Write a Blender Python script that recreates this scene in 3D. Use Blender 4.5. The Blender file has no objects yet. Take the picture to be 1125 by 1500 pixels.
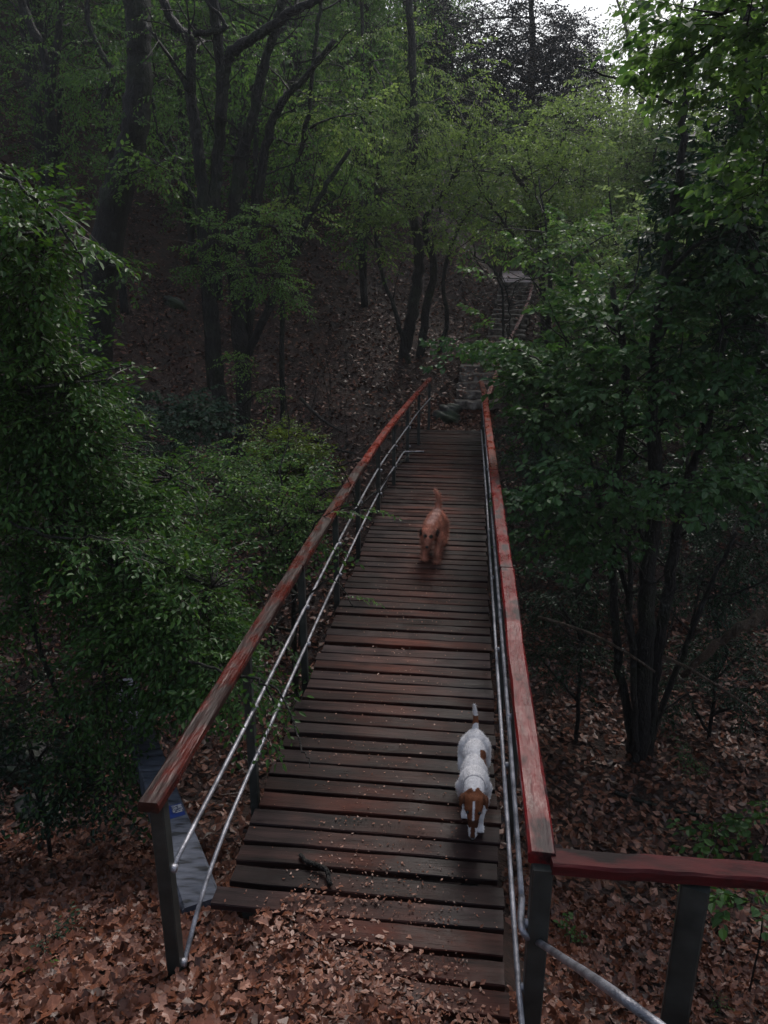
import bpy, math, random
import numpy as np
from mathutils import Vector
rng = np.random.default_rng(7); random.seed(7)
R = math.radians
S = bpy.context.scene
C = S.collection
# ------------------------------------------------------------------ camera
FPX, PITCH, YAW = 1110.0, R(17.69), R(6.51)
CAMZ = 3.0
cd = bpy.data.cameras.new('camera'); cam = bpy.data.objects.new('camera', cd); C.objects.link(cam)
cd.sensor_fit = 'VERTICAL'; cd.sensor_height = 36; cd.lens = FPX/1500*36
cd.clip_start = .05; cd.clip_end = 2000
cam.location = (0, 0, CAMZ); cam.rotation_euler = (R(90)-PITCH, 0, YAW)
S.camera = cam
S.render.resolution_x, S.render.resolution_y = 768, 1024
# ------------------------------------------------------------------ sky and light
SUN_EL, SUN_AZ = R(48), R(12)          # azimuth from +Y towards +X
w = bpy.data.worlds.new('World'); S.world = w; w.use_nodes = True
wn = w.node_tree; wn.nodes.clear()
sk = wn.nodes.new('ShaderNodeTexSky'); sk.sky_type = 'NISHITA'; sk.sun_disc = False
sk.sun_elevation = SUN_EL; sk.sun_rotation = SUN_AZ; sk.dust_density = 3.0; sk.air_density = 1.2
hs = wn.nodes.new('ShaderNodeHueSaturation'); hs.inputs['Saturation'].default_value = .62
bg = wn.nodes.new('ShaderNodeBackground'); bg.inputs['Strength'].default_value = .11
wo = wn.nodes.new('ShaderNodeOutputWorld')
wn.links.new(sk.outputs[0], hs.inputs['Color']); wn.links.new(hs.outputs[0], bg.inputs['Color']); wn.links.new(bg.outputs[0], wo.inputs['Surface'])
sl = bpy.data.lights.new('sun', 'SUN'); sl.energy = .8; sl.angle = R(18); sl.color = (1, .96, .92)
sun = bpy.data.objects.new('sun', sl); C.objects.link(sun)
sun.rotation_euler = (R(90)-SUN_EL, 0, R(180)-SUN_AZ)
sun.location = (0, 0, 30)
S.view_settings.view_transform = 'Standard'; S.view_settings.look = 'None'
S.view_settings.exposure = .55; S.view_settings.gamma = 1

# ------------------------------------------------------------------ pixel -> world helpers
def _ray(px, py):
    u, v = (px-562.5)/FPX, (py-750)/FPX
    a = R(90)-PITCH
    x, y, z = u, -v, -1
    y, z = y*math.cos(a)-z*math.sin(a), y*math.sin(a)+z*math.cos(a)
    return np.array([x*math.cos(YAW)-y*math.sin(YAW), x*math.sin(YAW)+y*math.cos(YAW), z])
def W(px, py, Y):
    d = _ray(px, py); return np.array([0, 0, CAMZ])+d*(Y/d[1])
def PZ(px, py, Z):
    d = _ray(px, py); return np.array([0, 0, CAMZ])+d*((Z-CAMZ)/d[2])
def PXM(Y): return Y*1.05/FPX          # metres per photo pixel at distance Y (rough)

# ------------------------------------------------------------------ mesh helpers
class Buf:
    def __init__(s): s.v = []; s.f = []; s.t = []; s.n = 0
    def add(s, v, f, tone=0.5):
        v = np.asarray(v, float); f = np.asarray(f, int)
        s.v.append(v); s.f.append(f+s.n); s.n += len(v)
        s.t.append(np.broadcast_to(np.asarray(tone, float), (len(f),)).copy())
    def build(s, name, mat, parent=None, origin=None, smooth=True):
        v = np.concatenate(s.v)
        if origin is None: origin = np.array(parent['_o']) if parent is not None else np.zeros(3)
        origin = np.asarray(origin, float)
        me = bpy.data.meshes.new(name)
        me.vertices.add(len(v)); me.vertices.foreach_set('co', (v-origin).astype(np.float32).ravel())
        tot = np.concatenate([np.full(len(f), f.shape[1]) for f in s.f])
        idx = np.concatenate([f.ravel() for f in s.f])
        me.loops.add(len(idx)); me.loops.foreach_set('vertex_index', idx.astype(np.int32))
        me.polygons.add(len(tot))
        st = np.concatenate([[0], np.cumsum(tot)[:-1]])
        me.polygons.foreach_set('loop_start', st.astype(np.int32))
        me.polygons.foreach_set('use_smooth', np.full(len(tot), smooth))
        me.update(calc_edges=True)
        at = me.attributes.new('tone', 'FLOAT', 'FACE'); at.data.foreach_set('value', np.concatenate(s.t).astype(np.float32))
        me.validate()
        me.materials.append(mat)
        o = bpy.data.objects.new(name, me); C.objects.link(o)
        if parent is not None:
            o.parent = parent; o.location = Vector(origin-np.array(parent['_o']))
        else: o.location = Vector(origin)
        o['_o'] = [float(q) for q in origin]
        return o
def thing(name, label, cat, loc=(0, 0, 0), group=None):
    o = bpy.data.objects.new(name, None); C.objects.link(o); o.location = Vector(loc); o.empty_display_size = .2
    o['_o'] = [float(q) for q in loc]; tag(o, label, cat, group); return o
def tag(o, label, cat, group=None, kind=None):
    o['label'] = label; o['category'] = cat
    if group: o['group'] = group
    if kind: o['kind'] = kind
    return o
def frames(P, up=(0, 0, 1)):
    P = np.asarray(P, float); T = np.gradient(P, axis=0); T /= np.linalg.norm(T, axis=1)[:, None]+1e-12
    up = np.asarray(up, float)
    if abs(T[0] @ up) > .95: up = np.array([0, 1., 0])
    N = []; n = up
    for t in T:
        n = n-t*(n @ t); n /= np.linalg.norm(n)+1e-12; N.append(n)
    N = np.array(N); B = np.cross(T, N); return T, N, B
def sweep(buf, P, prof, up=(0, 0, 1), tone=.5, scale=None, jit=0, reset_up=False):
    """prof: (k,2) points, x sideways, y up"""
    P = np.asarray(P, float); prof = np.asarray(prof, float); k = len(prof); n = len(P)
    T, N, B = frames(P, up)
    if reset_up:
        u = np.asarray(up, float); N = u[None]-T*(T @ u)[:, None]; N /= np.linalg.norm(N, axis=1)[:, None]; B = np.cross(T, N)
    sc = np.ones(n) if scale is None else np.asarray(scale, float)
    V = P[:, None]+(B[:, None]*prof[None, :, 0:1]+N[:, None]*prof[None, :, 1:2])*sc[:, None, None]
    if jit: V = V+rng.normal(0, jit, V.shape)
    i = np.arange(n-1)[:, None]*k; j = np.arange(k)[None]; j2 = (j+1) % k
    F = np.stack([i+j, i+j2, i+k+j2, i+k+j], -1).reshape(-1, 4)
    b0 = buf.n; buf.add(V.reshape(-1, 3), F, tone)
    # caps
    buf.f.append(np.array([[b0+q for q in range(k)][::-1]])); buf.t.append(np.array([float(tone)]))
    buf.f.append(np.array([[b0+(n-1)*k+q for q in range(k)]])); buf.t.append(np.array([float(tone)]))
def circ(k): a = np.arange(k)*2*math.pi/k; return np.stack([np.cos(a), np.sin(a)], 1)
def rrect(w, h, c=.006):
    w, h = w/2, h/2
    return np.array([[-w+c, -h], [w-c, -h], [w, -h+c], [w, h-c], [w-c, h], [-w+c, h], [-w, h-c], [-w, -h+c]])
def smooth_path(P, m=5, wig=0.):
    P = np.asarray(P, float)
    if len(P) < 3:
        t = np.linspace(0, 1, m*(len(P)-1)+1)[:, None]; Q = P[0]*(1-t)+P[-1]*t
    else:
        E = np.vstack([2*P[0]-P[1], P, 2*P[-1]-P[-2]]); Q = []
        for i in range(1, len(E)-2):
            a, b, c, d = E[i-1:i+3]
            for t in np.arange(m)/m:
                Q.append(.5*(2*b+(c-a)*t+(2*a-5*b+4*c-d)*t*t+(3*b-a-3*c+d)*t**3))
        Q.append(P[-1]); Q = np.array(Q)
    if wig:
        nz = rng.normal(0, wig, Q.shape); nz[0] = 0; Q = Q+nz
    return Q
def limb(buf, P, r0, r1, k=8, m=5, wig=0., tone=.5, pw=1.):
    P = np.asarray(P, float)
    Q = smooth_path(P, m, wig)
    t = np.linspace(0, 1, len(Q))
    if np.ndim(r0): rr = np.interp(t, np.linspace(0, 1, len(r0)), r0)
    else: rr = r0+(r1-r0)*t**pw
    rr = rr*(1+rng.normal(0, .05, len(rr)))
    pr = circ(k)*(1+rng.normal(0, .07, (k, 1)))
    sweep(buf, Q, pr, tone=tone, scale=rr)
    return Q

# ------------------------------------------------------------------ materials
def newmat(name):
    m = bpy.data.materials.new(name); m.use_nodes = True; nt = m.node_tree
    p = nt.nodes['Principled BSDF']; return m, nt, p
def nd(nt, t, **kw):
    n = nt.nodes.new(t)
    for k_, v in kw.items():
        if k_ in n.inputs: n.inputs[k_].default_value = v
        else: setattr(n, k_, v)
    return n
def ramp(nt, stops, fac=None):
    r = nt.nodes.new('ShaderNodeValToRGB'); e = r.color_ramp.elements
    while len(e) < len(stops): e.new(.5)
    for q, (p, c) in zip(e, stops): q.position = p; q.color = (*c, 1) if len(c) == 3 else c
    if fac is not None: nt.links.new(fac, r.inputs[0])
    return r
def noise(nt, scale, detail=4, vec=None, stretch=None, rough=.55, w_off=None):
    n = nd(nt, 'ShaderNodeTexNoise'); n.inputs['Scale'].default_value = scale; n.inputs['Detail'].default_value = detail
    n.inputs['Roughness'].default_value = rough
    tc = nt.nodes.new('ShaderNodeTexCoord'); mp = nt.nodes.new('ShaderNodeMapping')
    nt.links.new(tc.outputs['Object'] if vec is None else vec, mp.inputs['Vector'])
    if stretch: mp.inputs['Scale'].default_value = stretch
    nt.links.new(mp.outputs[0], n.inputs['Vector'])
    if w_off:
        oi = nt.nodes.new('ShaderNodeObjectInfo'); n.noise_dimensions = '4D'
        ml = nd(nt, 'ShaderNodeMath', operation='MULTIPLY'); ml.inputs[1].default_value = 57.
        nt.links.new(oi.outputs['Random'], ml.inputs[0]); nt.links.new(ml.outputs[0], n.inputs['W'])
    return n
def bump(nt, p, h, strength=.4, dist=.01):
    b = nd(nt, 'ShaderNodeBump'); b.inputs['Strength'].default_value = strength; b.inputs['Distance'].default_value = dist
    nt.links.new(h, b.inputs['Height']); nt.links.new(b.outputs[0], p.inputs['Normal']); return b
def mixc(nt, fac, a, b, mode='MIX'):
    m = nt.nodes.new('ShaderNodeMix'); m.data_type = 'RGBA'; m.blend_type = mode
    for sock, val in ((m.inputs[0], fac), (m.inputs[6], a), (m.inputs[7], b)):
        if hasattr(val, 'is_linked') or hasattr(val, 'links'): nt.links.new(val, sock)
        elif isinstance(val, (int, float)): sock.default_value = val
        else: sock.default_value = (*val, 1)
    return m.outputs[2]

def leaf_mat(name, dark, light, twig=(.035, .025, .018), rough=.38, trans=.3, spec=.5):
    m, nt, p = newmat(name); L = nt.links
    at = nd(nt, 'ShaderNodeAttribute', attribute_name='tone')
    oi = nt.nodes.new('ShaderNodeObjectInfo')
    n = noise(nt, 1.3, 2)
    ad = nd(nt, 'ShaderNodeMath', operation='ADD'); L.new(at.outputs['Fac'], ad.inputs[0])
    mm = nd(nt, 'ShaderNodeMath', operation='MULTIPLY_ADD'); mm.inputs[1].default_value = .9; mm.inputs[2].default_value = -.45
    L.new(n.outputs['Fac'], mm.inputs[0]); L.new(mm.outputs[0], ad.inputs[1])
    rp = ramp(nt, [(0, dark), (1, light)], ad.outputs[0])
    lt = nd(nt, 'ShaderNodeMath', operation='LESS_THAN'); lt.inputs[1].default_value = -.5; L.new(at.outputs['Fac'], lt.inputs[0])
    col = mixc(nt, lt.outputs[0], rp.outputs[0], twig)
    L.new(col, p.inputs['Base Color']); p.inputs['Roughness'].default_value = rough
    p.inputs['Specular IOR Level'].default_value = spec*.75
    tr = nt.nodes.new('ShaderNodeBsdfTranslucent')
    hs = nd(nt, 'ShaderNodeHueSaturation'); hs.inputs['Value'].default_value = 1.5; hs.inputs['Hue'].default_value = .48; hs.inputs['Saturation'].default_value = 1.15
    L.new(col, hs.inputs['Color']); L.new(hs.outputs[0], tr.inputs['Color'])
    mx = nt.nodes.new('ShaderNodeMixShader'); mx.inputs[0].default_value = trans
    L.new(p.outputs[0], mx.inputs[1]); L.new(tr.outputs[0], mx.inputs[2])
    L.new(mx.outputs[0], nt.nodes['Material Output'].inputs['Surface'])
    return m
M = {}
M['leaf_near'] = leaf_mat('leaf_near', (.03, .09, .022), (.09, .19, .04), rough=.42)
M['leaf_mid'] = leaf_mat('leaf_mid', (.045, .11, .035), (.13, .24, .07), trans=.48)
M['leaf_lime'] = leaf_mat('leaf_lime', (.06, .12, .025), (.13, .2, .035))
M['leaf_cool'] = leaf_mat('leaf_cool', (.03, .085, .028), (.08, .17, .05), rough=.45)
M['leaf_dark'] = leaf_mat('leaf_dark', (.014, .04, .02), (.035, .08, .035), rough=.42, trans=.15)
M['leaf_evergreen'] = leaf_mat('leaf_evergreen', (.008, .014, .02), (.018, .026, .034), trans=.05, rough=.5)
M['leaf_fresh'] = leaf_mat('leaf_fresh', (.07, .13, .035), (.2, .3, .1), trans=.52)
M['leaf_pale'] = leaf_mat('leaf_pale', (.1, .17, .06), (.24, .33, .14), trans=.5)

def bark_mat(name, a, b, moss=(.03, .05, .015), mossy=.5, sc=1.):
    m, nt, p = newmat(name); L = nt.links
    n = noise(nt, 14*sc, 8, stretch=(1, 1, .22)); n2 = noise(nt, 1.7, 3); n3 = noise(nt, 45*sc, 4, stretch=(1, 1, .4))
    r = ramp(nt, [(.32, a), (.68, b)], n.outputs['Fac'])
    r2 = ramp(nt, [(.5, (0, 0, 0)), (.68, (mossy,)*3)], n2.outputs['Fac'])
    col = mixc(nt, r2.outputs[0], r.outputs[0], moss)
    r3 = ramp(nt, [(.62, (0, 0, 0)), (.72, (.55, .55, .55))], noise(nt, 4, 7).outputs['Fac'])
    col = mixc(nt, r3.outputs[0], col, (.1, .11, .1))
    L.new(col, p.inputs['Base Color']); p.inputs['Roughness'].default_value = .6
    ad = nd(nt, 'ShaderNodeMath', operation='ADD'); L.new(n.outputs['Fac'], ad.inputs[0]); L.new(n3.outputs['Fac'], ad.inputs[1])
    bump(nt, p, ad.outputs[0], 1., .07); return m
M['bark'] = bark_mat('bark', (.006, .005, .0045), (.022, .018, .015))
M['bark_grey'] = bark_mat('bark_grey', (.03, .028, .028), (.11, .1, .095), mossy=.3)
M['deadwood'] = bark_mat('deadwood', (.06, .04, .028), (.2, .14, .1), mossy=.2)

def wood_mat(name, cols, gloss=(.22, .6), paint=None, grain=1., center_warm=False, spec=.5):
    m, nt, p = newmat(name); L = nt.links
    g = noise(nt, 22, 8, stretch=(.09, 1, 1), w_off=True); b = noise(nt, 2.5, 4, w_off=True)
    fine = noise(nt, 90, 6, stretch=(.06, 1, 1), w_off=True)
    r = ramp(nt, [(.3, cols[0]), (.5, cols[1]), (.72, cols[2])], g.outputs['Fac'])
    oi = nt.nodes.new('ShaderNodeObjectInfo')
    hv = nd(nt, 'ShaderNodeHueSaturation'); L.new(r.outputs[0], hv.inputs['Color'])
    mr = nd(nt, 'ShaderNodeMapRange'); mr.inputs[3].default_value = .6; mr.inputs[4].default_value = 1.4
    L.new(oi.outputs['Random'], mr.inputs[0]); L.new(mr.outputs[0], hv.inputs['Value'])
    mr2 = nd(nt, 'ShaderNodeMapRange'); mr2.inputs[3].default_value = .6; mr2.inputs[4].default_value = 1.02
    wn_ = nd(nt, 'ShaderNodeTexWhiteNoise', noise_dimensions='1D'); L.new(oi.outputs['Random'], wn_.inputs['W'])
    L.new(wn_.outputs['Value'], mr2.inputs[0]); L.new(mr2.outputs[0], hv.inputs['Saturation'])
    r2 = ramp(nt, [(.35, (.38, .42, .5)), (.65, (1, 1, 1))], b.outputs['Fac'])
    col = mixc(nt, 1., hv.outputs[0], r2.outputs[0], 'MULTIPLY')
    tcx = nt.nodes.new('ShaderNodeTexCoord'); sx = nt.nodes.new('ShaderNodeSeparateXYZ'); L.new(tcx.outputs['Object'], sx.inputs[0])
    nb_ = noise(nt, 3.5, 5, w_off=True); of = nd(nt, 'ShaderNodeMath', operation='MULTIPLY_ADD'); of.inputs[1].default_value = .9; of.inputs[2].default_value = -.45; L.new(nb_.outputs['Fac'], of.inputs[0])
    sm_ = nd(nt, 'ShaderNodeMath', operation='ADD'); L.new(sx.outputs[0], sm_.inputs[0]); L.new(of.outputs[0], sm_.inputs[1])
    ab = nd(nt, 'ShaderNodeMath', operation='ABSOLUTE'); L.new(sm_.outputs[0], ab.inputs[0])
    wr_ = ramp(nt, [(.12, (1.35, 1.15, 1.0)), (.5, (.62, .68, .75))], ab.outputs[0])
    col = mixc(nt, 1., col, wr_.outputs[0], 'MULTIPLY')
    L.new(col, p.inputs['Base Color'])
    rr = ramp(nt, [(.38, (gloss[0],)*3), (.66, (gloss[1],)*3)], b.outputs['Fac']); L.new(rr.outputs[0], p.inputs['Roughness'])
    p.inputs['Specular IOR Level'].default_value = spec
    ad = nd(nt, 'ShaderNodeMath', operation='ADD'); L.new(g.outputs['Fac'], ad.inputs[0]); L.new(fine.outputs['Fac'], ad.inputs[1])
    bump(nt, p, ad.outputs[0], .55, .006); return m
M['plank'] = wood_mat('plank', [(.012, .004, .003), (.055, .0135, .008), (.11, .033, .021)], gloss=(.3, .6), spec=.12)
def rail_mat(name, red, worn, amt, ax=1, rg=0.):
    m, nt, p = newmat(name); L = nt.links
    g = noise(nt, 30, 8, stretch=(1, .16, 1) if ax else (.16, 1, 1)); b = noise(nt, 9, 8, stretch=(1, .5, 1) if ax else (.5, 1, 1)); big = noise(nt, .9, 2)
    r = ramp(nt, [(.3, tuple(c*.45 for c in red)), (.6, red)], g.outputs['Fac'])
    r2 = ramp(nt, [(amt-.05, (0, 0, 0)), (amt+.06, (1, 1, 1))], b.outputs['Fac'])
    rw = ramp(nt, [(.3, tuple(c*.4 for c in worn)), (.7, worn)], g.outputs['Fac'])
    col = mixc(nt, r2.outputs[0], r.outputs[0], rw.outputs[0])
    L.new(col, p.inputs['Base Color'])
    p.inputs['Specular IOR Level'].default_value = .35; rr = ramp(nt, [(.4, (.22+rg,)*3), (.62, (.5+rg*.5,)*3)], b.outputs['Fac']); L.new(rr.outputs[0], p.inputs['Roughness'])
    bump(nt, p, g.outputs['Fac'], 1., .008); return m
M['rail_red'] = rail_mat('rail_red', (.2, .01, .012), (.04, .012, .015), .58)
M['rail_worn'] = rail_mat('rail_worn', (.11, .015, .01), (.04, .013, .01), .5)
M['rail_orange'] = rail_mat('rail_orange', (.24, .022, .01), (.07, .015, .01), .6)
M['rail_dark'] = rail_mat('rail_dark', (.09, .005, .006), (.018, .004, .004), .55, ax=0, rg=.45)

m, nt, p = newmat('galvanised'); n = noise(nt, 120, 3); n2 = noise(nt, 12, 4)
r = ramp(nt, [(.35, (.16, .16, .18)), (.7, (.5, .5, .55))], n2.outputs['Fac']); nt.links.new(r.outputs[0], p.inputs['Base Color'])
p.inputs['Metallic'].default_value = .55; p.inputs['Roughness'].default_value = .42; bump(nt, p, n.outputs['Fac'], .8, .004); M['galv'] = m
m, nt, p = newmat('post_metal'); n = noise(nt, 9, 6)
r = ramp(nt, [(.35, (.02, .024, .022)), (.7, (.055, .06, .055))], n.outputs['Fac']); nt.links.new(r.outputs[0], p.inputs['Base Color'])
p.inputs['Roughness'].default_value = .5; bump(nt, p, n.outputs['Fac'], .3, .004); M['post'] = m
m, nt, p = newmat('soil'); n = noise(nt, 3, 8); n2 = noise(nt, 30, 8)
r = ramp(nt, [(.3, (.016, .008, .005)), (.55, (.05, .021, .013)), (.75, (.09, .04, .026))], n.outputs['Fac'])
r2 = ramp(nt, [(.3, (.4, .4, .4)), (.7, (1.2, 1.1, 1))], n2.outputs['Fac'])
nt.links.new(mixc(nt, 1., r.outputs[0], r2.outputs[0], 'MULTIPLY'), p.inputs['Base Color']); p.inputs['Roughness'].default_value = .75
ad = nd(nt, 'ShaderNodeMath', operation='ADD'); nt.links.new(n.outputs['Fac'], ad.inputs[0]); nt.links.new(n2.outputs['Fac'], ad.inputs[1])
bump(nt, p, ad.outputs[0], 1., .06); M['soil'] = m
m, nt, p = newmat('dead_leaf'); at = nd(nt, 'ShaderNodeAttribute', attribute_name='tone'); n = noise(nt, 40, 4)
r = ramp(nt, [(0, (.03, .011, .007)), (.35, (.14, .046, .022)), (.7, (.27, .1, .055)), (1, (.44, .24, .18))], at.outputs['Fac'])
r2 = ramp(nt, [(.3, (.6, .55, .5)), (.7, (1.1, 1.1, 1.1))], n.outputs['Fac'])
nt.links.new(mixc(nt, 1., r.outputs[0], r2.outputs[0], 'MULTIPLY'), p.inputs['Base Color']); p.inputs['Roughness'].default_value = .42
M['dead_leaf'] = m
m, nt, p = newmat('stone'); n = noise(nt, 7, 8); n2 = noise(nt, 40, 5)
r = ramp(nt, [(.36, (.03, .022, .018)), (.5, (.13, .1, .085)), (.68, (.32, .29, .26))], n.outputs['Fac']); nt.links.new(r.outputs[0], p.inputs['Base Color'])
p.inputs['Roughness'].default_value = .5; bump(nt, p, n2.outputs['Fac'], .6, .01); M['stone'] = m
m, nt, p = newmat('path_dirt'); n = noise(nt, 6, 8); r = ramp(nt, [(.3, (.2, .17, .185)), (.7, (.38, .33, .36))], n.outputs['Fac']); nt.links.new(r.outputs[0], p.inputs['Base Color']); p.inputs['Roughness'].default_value = .8; p.inputs['Specular IOR Level'].default_value = .2; M['path'] = m
m, nt, p = newmat('rock_moss'); n = noise(nt, 5, 8); n2 = noise(nt, 2, 4)
r = ramp(nt, [(.35, (.014, .013, .012)), (.7, (.06, .055, .05))], n.outputs['Fac']); r2 = ramp(nt, [(.45, (0, 0, 0)), (.6, (1, 1, 1))], n2.outputs['Fac'])
nt.links.new(mixc(nt, r2.outputs[0], r.outputs[0], (.03, .05, .02)), p.inputs['Base Color']); p.inputs['Roughness'].default_value = .55
bump(nt, p, n.outputs['Fac'], 1., .05); M['rock'] = m

# ------------------------------------------------------------------ terrain
L1 = W(672, 588, 15.9); R1 = W(726, 588, 15.9); L2 = W(680, 536, 17.3); R2 = W(731, 536, 17.3)
L3 = W(716, 500, 20.4); R3 = W(762, 500, 20.4); L4 = W(737, 414, 24.4); R4 = W(783, 414, 24.4)
CP = np.array([
 (0,-6,1.9),(0,-3,1.5),(0,0,1.35),(-.5,1.2,.8),(-.4,1.9,.2),(-.3,2.4,-.01),(.2,2.45,-.2),(-1.25,2.55,-.05),(-2.2,2.8,-.3),(-3,3.5,-.9),(-2.5,1.2,.6),(-5,2,.3),(-5,5,-1.8),
 (-.9,2.95,-.14),(-.5,3.4,-.45),(-.5,4.5,-1.4),(-.5,7,-2.6),(0,10,-2.6),(-.3,13,-1.5),(-.3,14.7,-.25),(-.3,15.5,.03),(-1,15.6,.15),
 (1,2.4,-.7),(1.2,1,.3),(2.5,3,-1.5),(1,4,-1.6),(2,7,-2.6),(4,5,-2.4),(3,10,-2.8),(6,8,-2.6),(5,12,-2.6),(1.5,15,-1),(3,18,-.4),(8,16,-1.5),(10,8,-1.5),(10,2,0),(5,0,.3),
 (-3,8,-2.4),(-6,8,-1.3),(-2.5,12,-1.1),(-2.2,15,.2),(-4,14,-.3),(-3,17.5,1.2),(-7,14,1.2),(-8,20,3.2),(-4,20,2.6),(-10,14,3.2),(-10,8,0.4),(-12,4,.8),
 (.3,16.9,.8),(.8,20,.95),(1.2,24.5,2.4),(1.6,30,3),(5,25,1.4),(8,30,3),(15,25,3),(-1,23,3.),(-2,27,5),(-8,30,9.5),(-15,20,8),(-15,30,13),(0,42,9),(-10,50,19),(12,45,5),(25,40,7),
 (20,15,2),(30,60,10),(0,85,18),(-40,30,24),(40,10,5),(-30,-5,8),(30,-20,4),(0,-25,4),(-60,80,36),(60,90,16),(0,160,24)], float)
def _phi(a, b): return np.sqrt(((a[:, None, :2]-b[None, :, :2])**2).sum(-1)+1.2)
_A = _phi(CP, CP); _w = np.linalg.solve(np.block([[_A, np.ones((len(CP), 1))], [np.ones((1, len(CP))), np.zeros((1, 1))]]), np.append(CP[:, 2], 0))
def H(x, y):
    q = np.stack([np.ravel(x), np.ravel(y)], 1).astype(float)
    out = np.empty(len(q))
    for i in range(0, len(q), 20000):
        s = q[i:i+20000]; out[i:i+20000] = _phi(s, CP) @ _w[:-1]+_w[-1]
    X, Y = q[:, 0], q[:, 1]
    far = np.clip((np.hypot(X, Y-20)-60)/120, 0, 1)
    out = out*(1-far)+22*far
    amp = np.clip((np.abs(X+.45)-1.2)/3, 0, 1)*np.clip(.3+np.hypot(X, Y)*.02, 0, .8)
    out += amp*(.16*np.sin(X*2.1+1)*np.sin(Y*1.7+2)+.1*np.sin(X*4.3+Y*2.9)+.05*np.sin(X*9+Y*7.3)*np.sin(Y*8.1-X*3))
    # keep the gully open below the deck
    under = (X > -1.5) & (X < .55) & (Y > 2.95) & (Y < 14.9)
    out = np.where(under, np.minimum(out, -.16-.0*Y), out)
    # stair corridor: the ground stays just under the treads
    ys = [15.2, L1[1], L2[1], L3[1], L4[1], 31]; zs = [.02, L1[2], L2[2], L3[2], L4[2], W(755, 396, 31)[2]]
    xl = [-.5, L1[0], L2[0], L3[0], L4[0], W(736, 396, 31)[0]]; xr = [.3, R1[0], R2[0], R3[0], R4[0], W(775, 396, 31)[0]]
    zc = np.interp(Y, ys, zs)-.22; a_ = np.interp(Y, ys, xl); c_ = np.interp(Y, ys, xr)
    d_ = np.maximum(0, np.maximum(a_-X, X-c_)); inn = (Y > 15.3) & (Y < 31)
    lim = zc+np.maximum(0, d_-.1)*1.1; out = np.where(inn & (d_ < 2.5), np.minimum(out, lim), out)
    low = zc-.12-np.maximum(0, d_-.3)*.9; out = np.where(inn & (d_ < 1.5), np.maximum(out, low), out)
    return out.reshape(np.shape(x))
def Hs(x, y): return float(H(np.array([x]), np.array([y]))[0])
NG = 260
u = np.linspace(-1, 1, NG); gx = np.sign(u)*(14*np.abs(u)+286*np.abs(u)**5); gy = np.sign(u)*(18*np.abs(u)+282*np.abs(u)**5)+11
GX, GY = np.meshgrid(gx, gy); GZ = H(GX, GY)
b = Buf(); i = np.arange(NG-1)
I, J = np.meshgrid(i, i); F = np.stack([J*NG+I, J*NG+I+1, (J+1)*NG+I+1, (J+1)*NG+I], -1).reshape(-1, 4)
b.add(np.stack([GX, GY, GZ], -1).reshape(-1, 3), F)
g = b.build('ground', M['soil']); g['kind'] = 'structure'

# ------------------------------------------------------------------ leaf litter
def rotmats(n, tilt=.5):
    a = rng.uniform(0, 2*np.pi, n); t = rng.normal(0, tilt, n); s = rng.normal(0, tilt, n)
    ca, sa, ct, st, cs, ss = np.cos(a), np.sin(a), np.cos(t), np.sin(t), np.cos(s), np.sin(s)
    Z = np.zeros(n); O = np.ones(n)
    Ra = np.stack([ca, -sa, Z, sa, ca, Z, Z, Z, O], 1).reshape(-1, 3, 3)
    Rt = np.stack([O, Z, Z, Z, ct, -st, Z, st, ct], 1).reshape(-1, 3, 3)
    Rs = np.stack([cs, Z, ss, Z, O, Z, -ss, Z, cs], 1).reshape(-1, 3, 3)
    return Ra @ Rt @ Rs
def lobed():
    n = 8; y = np.linspace(0, 1, n); wd = np.array([.03, .16, .1, .28, .16, .3, .17, .04])*rng.uniform(.85, 1.15, n)
    cz = rng.uniform(-.35, .35); cx = rng.uniform(0, .9)
    mid = np.stack([np.zeros(n)+.04*np.sin(y*4), y-.5, cz*(y-.5)**2*2], 1)
    def side(s): v = mid.copy(); v[:, 0] += s*wd*rng.uniform(.85, 1.1, n); v[:, 1] += .05*(rng.random(n)-.3); v[:, 2] += cx*wd*1.0+rng.normal(0, .02, n); return v
    V = np.vstack([mid, side(1), side(-1)]); F = []
    for q in range(n-1): F += [[q, n+q, n+q+1, q+1], [q, q+1, 2*n+q+1, 2*n+q]]
    return V, np.array(F)
def simple():
    c = rng.uniform(-.3, .5)
    V = np.array([[0, -.5, 0], [.3, -.05, c*.3], [0, .5, rng.uniform(-.15, .2)], [-.3, .05, c*.3]]); return V, np.array([[0, 1, 2], [0, 2, 3]])
def scatter_leaves(buf, pos, size, gen, tilt, tones, ntemp=10):
    for tmp in range(ntemp):
        sel = np.arange(tmp, len(pos), ntemp)
        if not len(sel): continue
        V, F = gen(); Rm = rotmats(len(sel), tilt)
        P = np.einsum('nij,kj->nki', Rm, V)*size[sel, None, None]+pos[sel, None]
        FF = F[None]+(np.arange(len(sel))*len(V))[:, None, None]
        buf.add(P.reshape(-1, 3), FF.reshape(-1, F.shape[1]), np.repeat(tones[sel], len(F)))
def clear_of_deck(x, y): return ~((x > -1.25) & (x < .45) & (y > 2.98) & (y < 14.95))
def litter_pos(n, x0, x1, y0, y1, lift):
    x = rng.uniform(x0, x1, n); y = rng.uniform(y0, y1, n); k = clear_of_deck(x, y); x, y = x[k], y[k]
    return np.stack([x, y, H(x, y)+rng.uniform(0.0, lift, len(x))], 1)
b = Buf()
p1 = litter_pos(15000, -4.5, 3.8, 1.2, 5.5, .05)
scatter_leaves(b, p1, rng.uniform(.06, .13, len(p1)), lobed, .4, np.clip(rng.beta(2, 2.6, len(p1))+.0, 0, 1))
p1c = litter_pos(9000, -.75, .5, 1.2, 2.9, .06)
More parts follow.
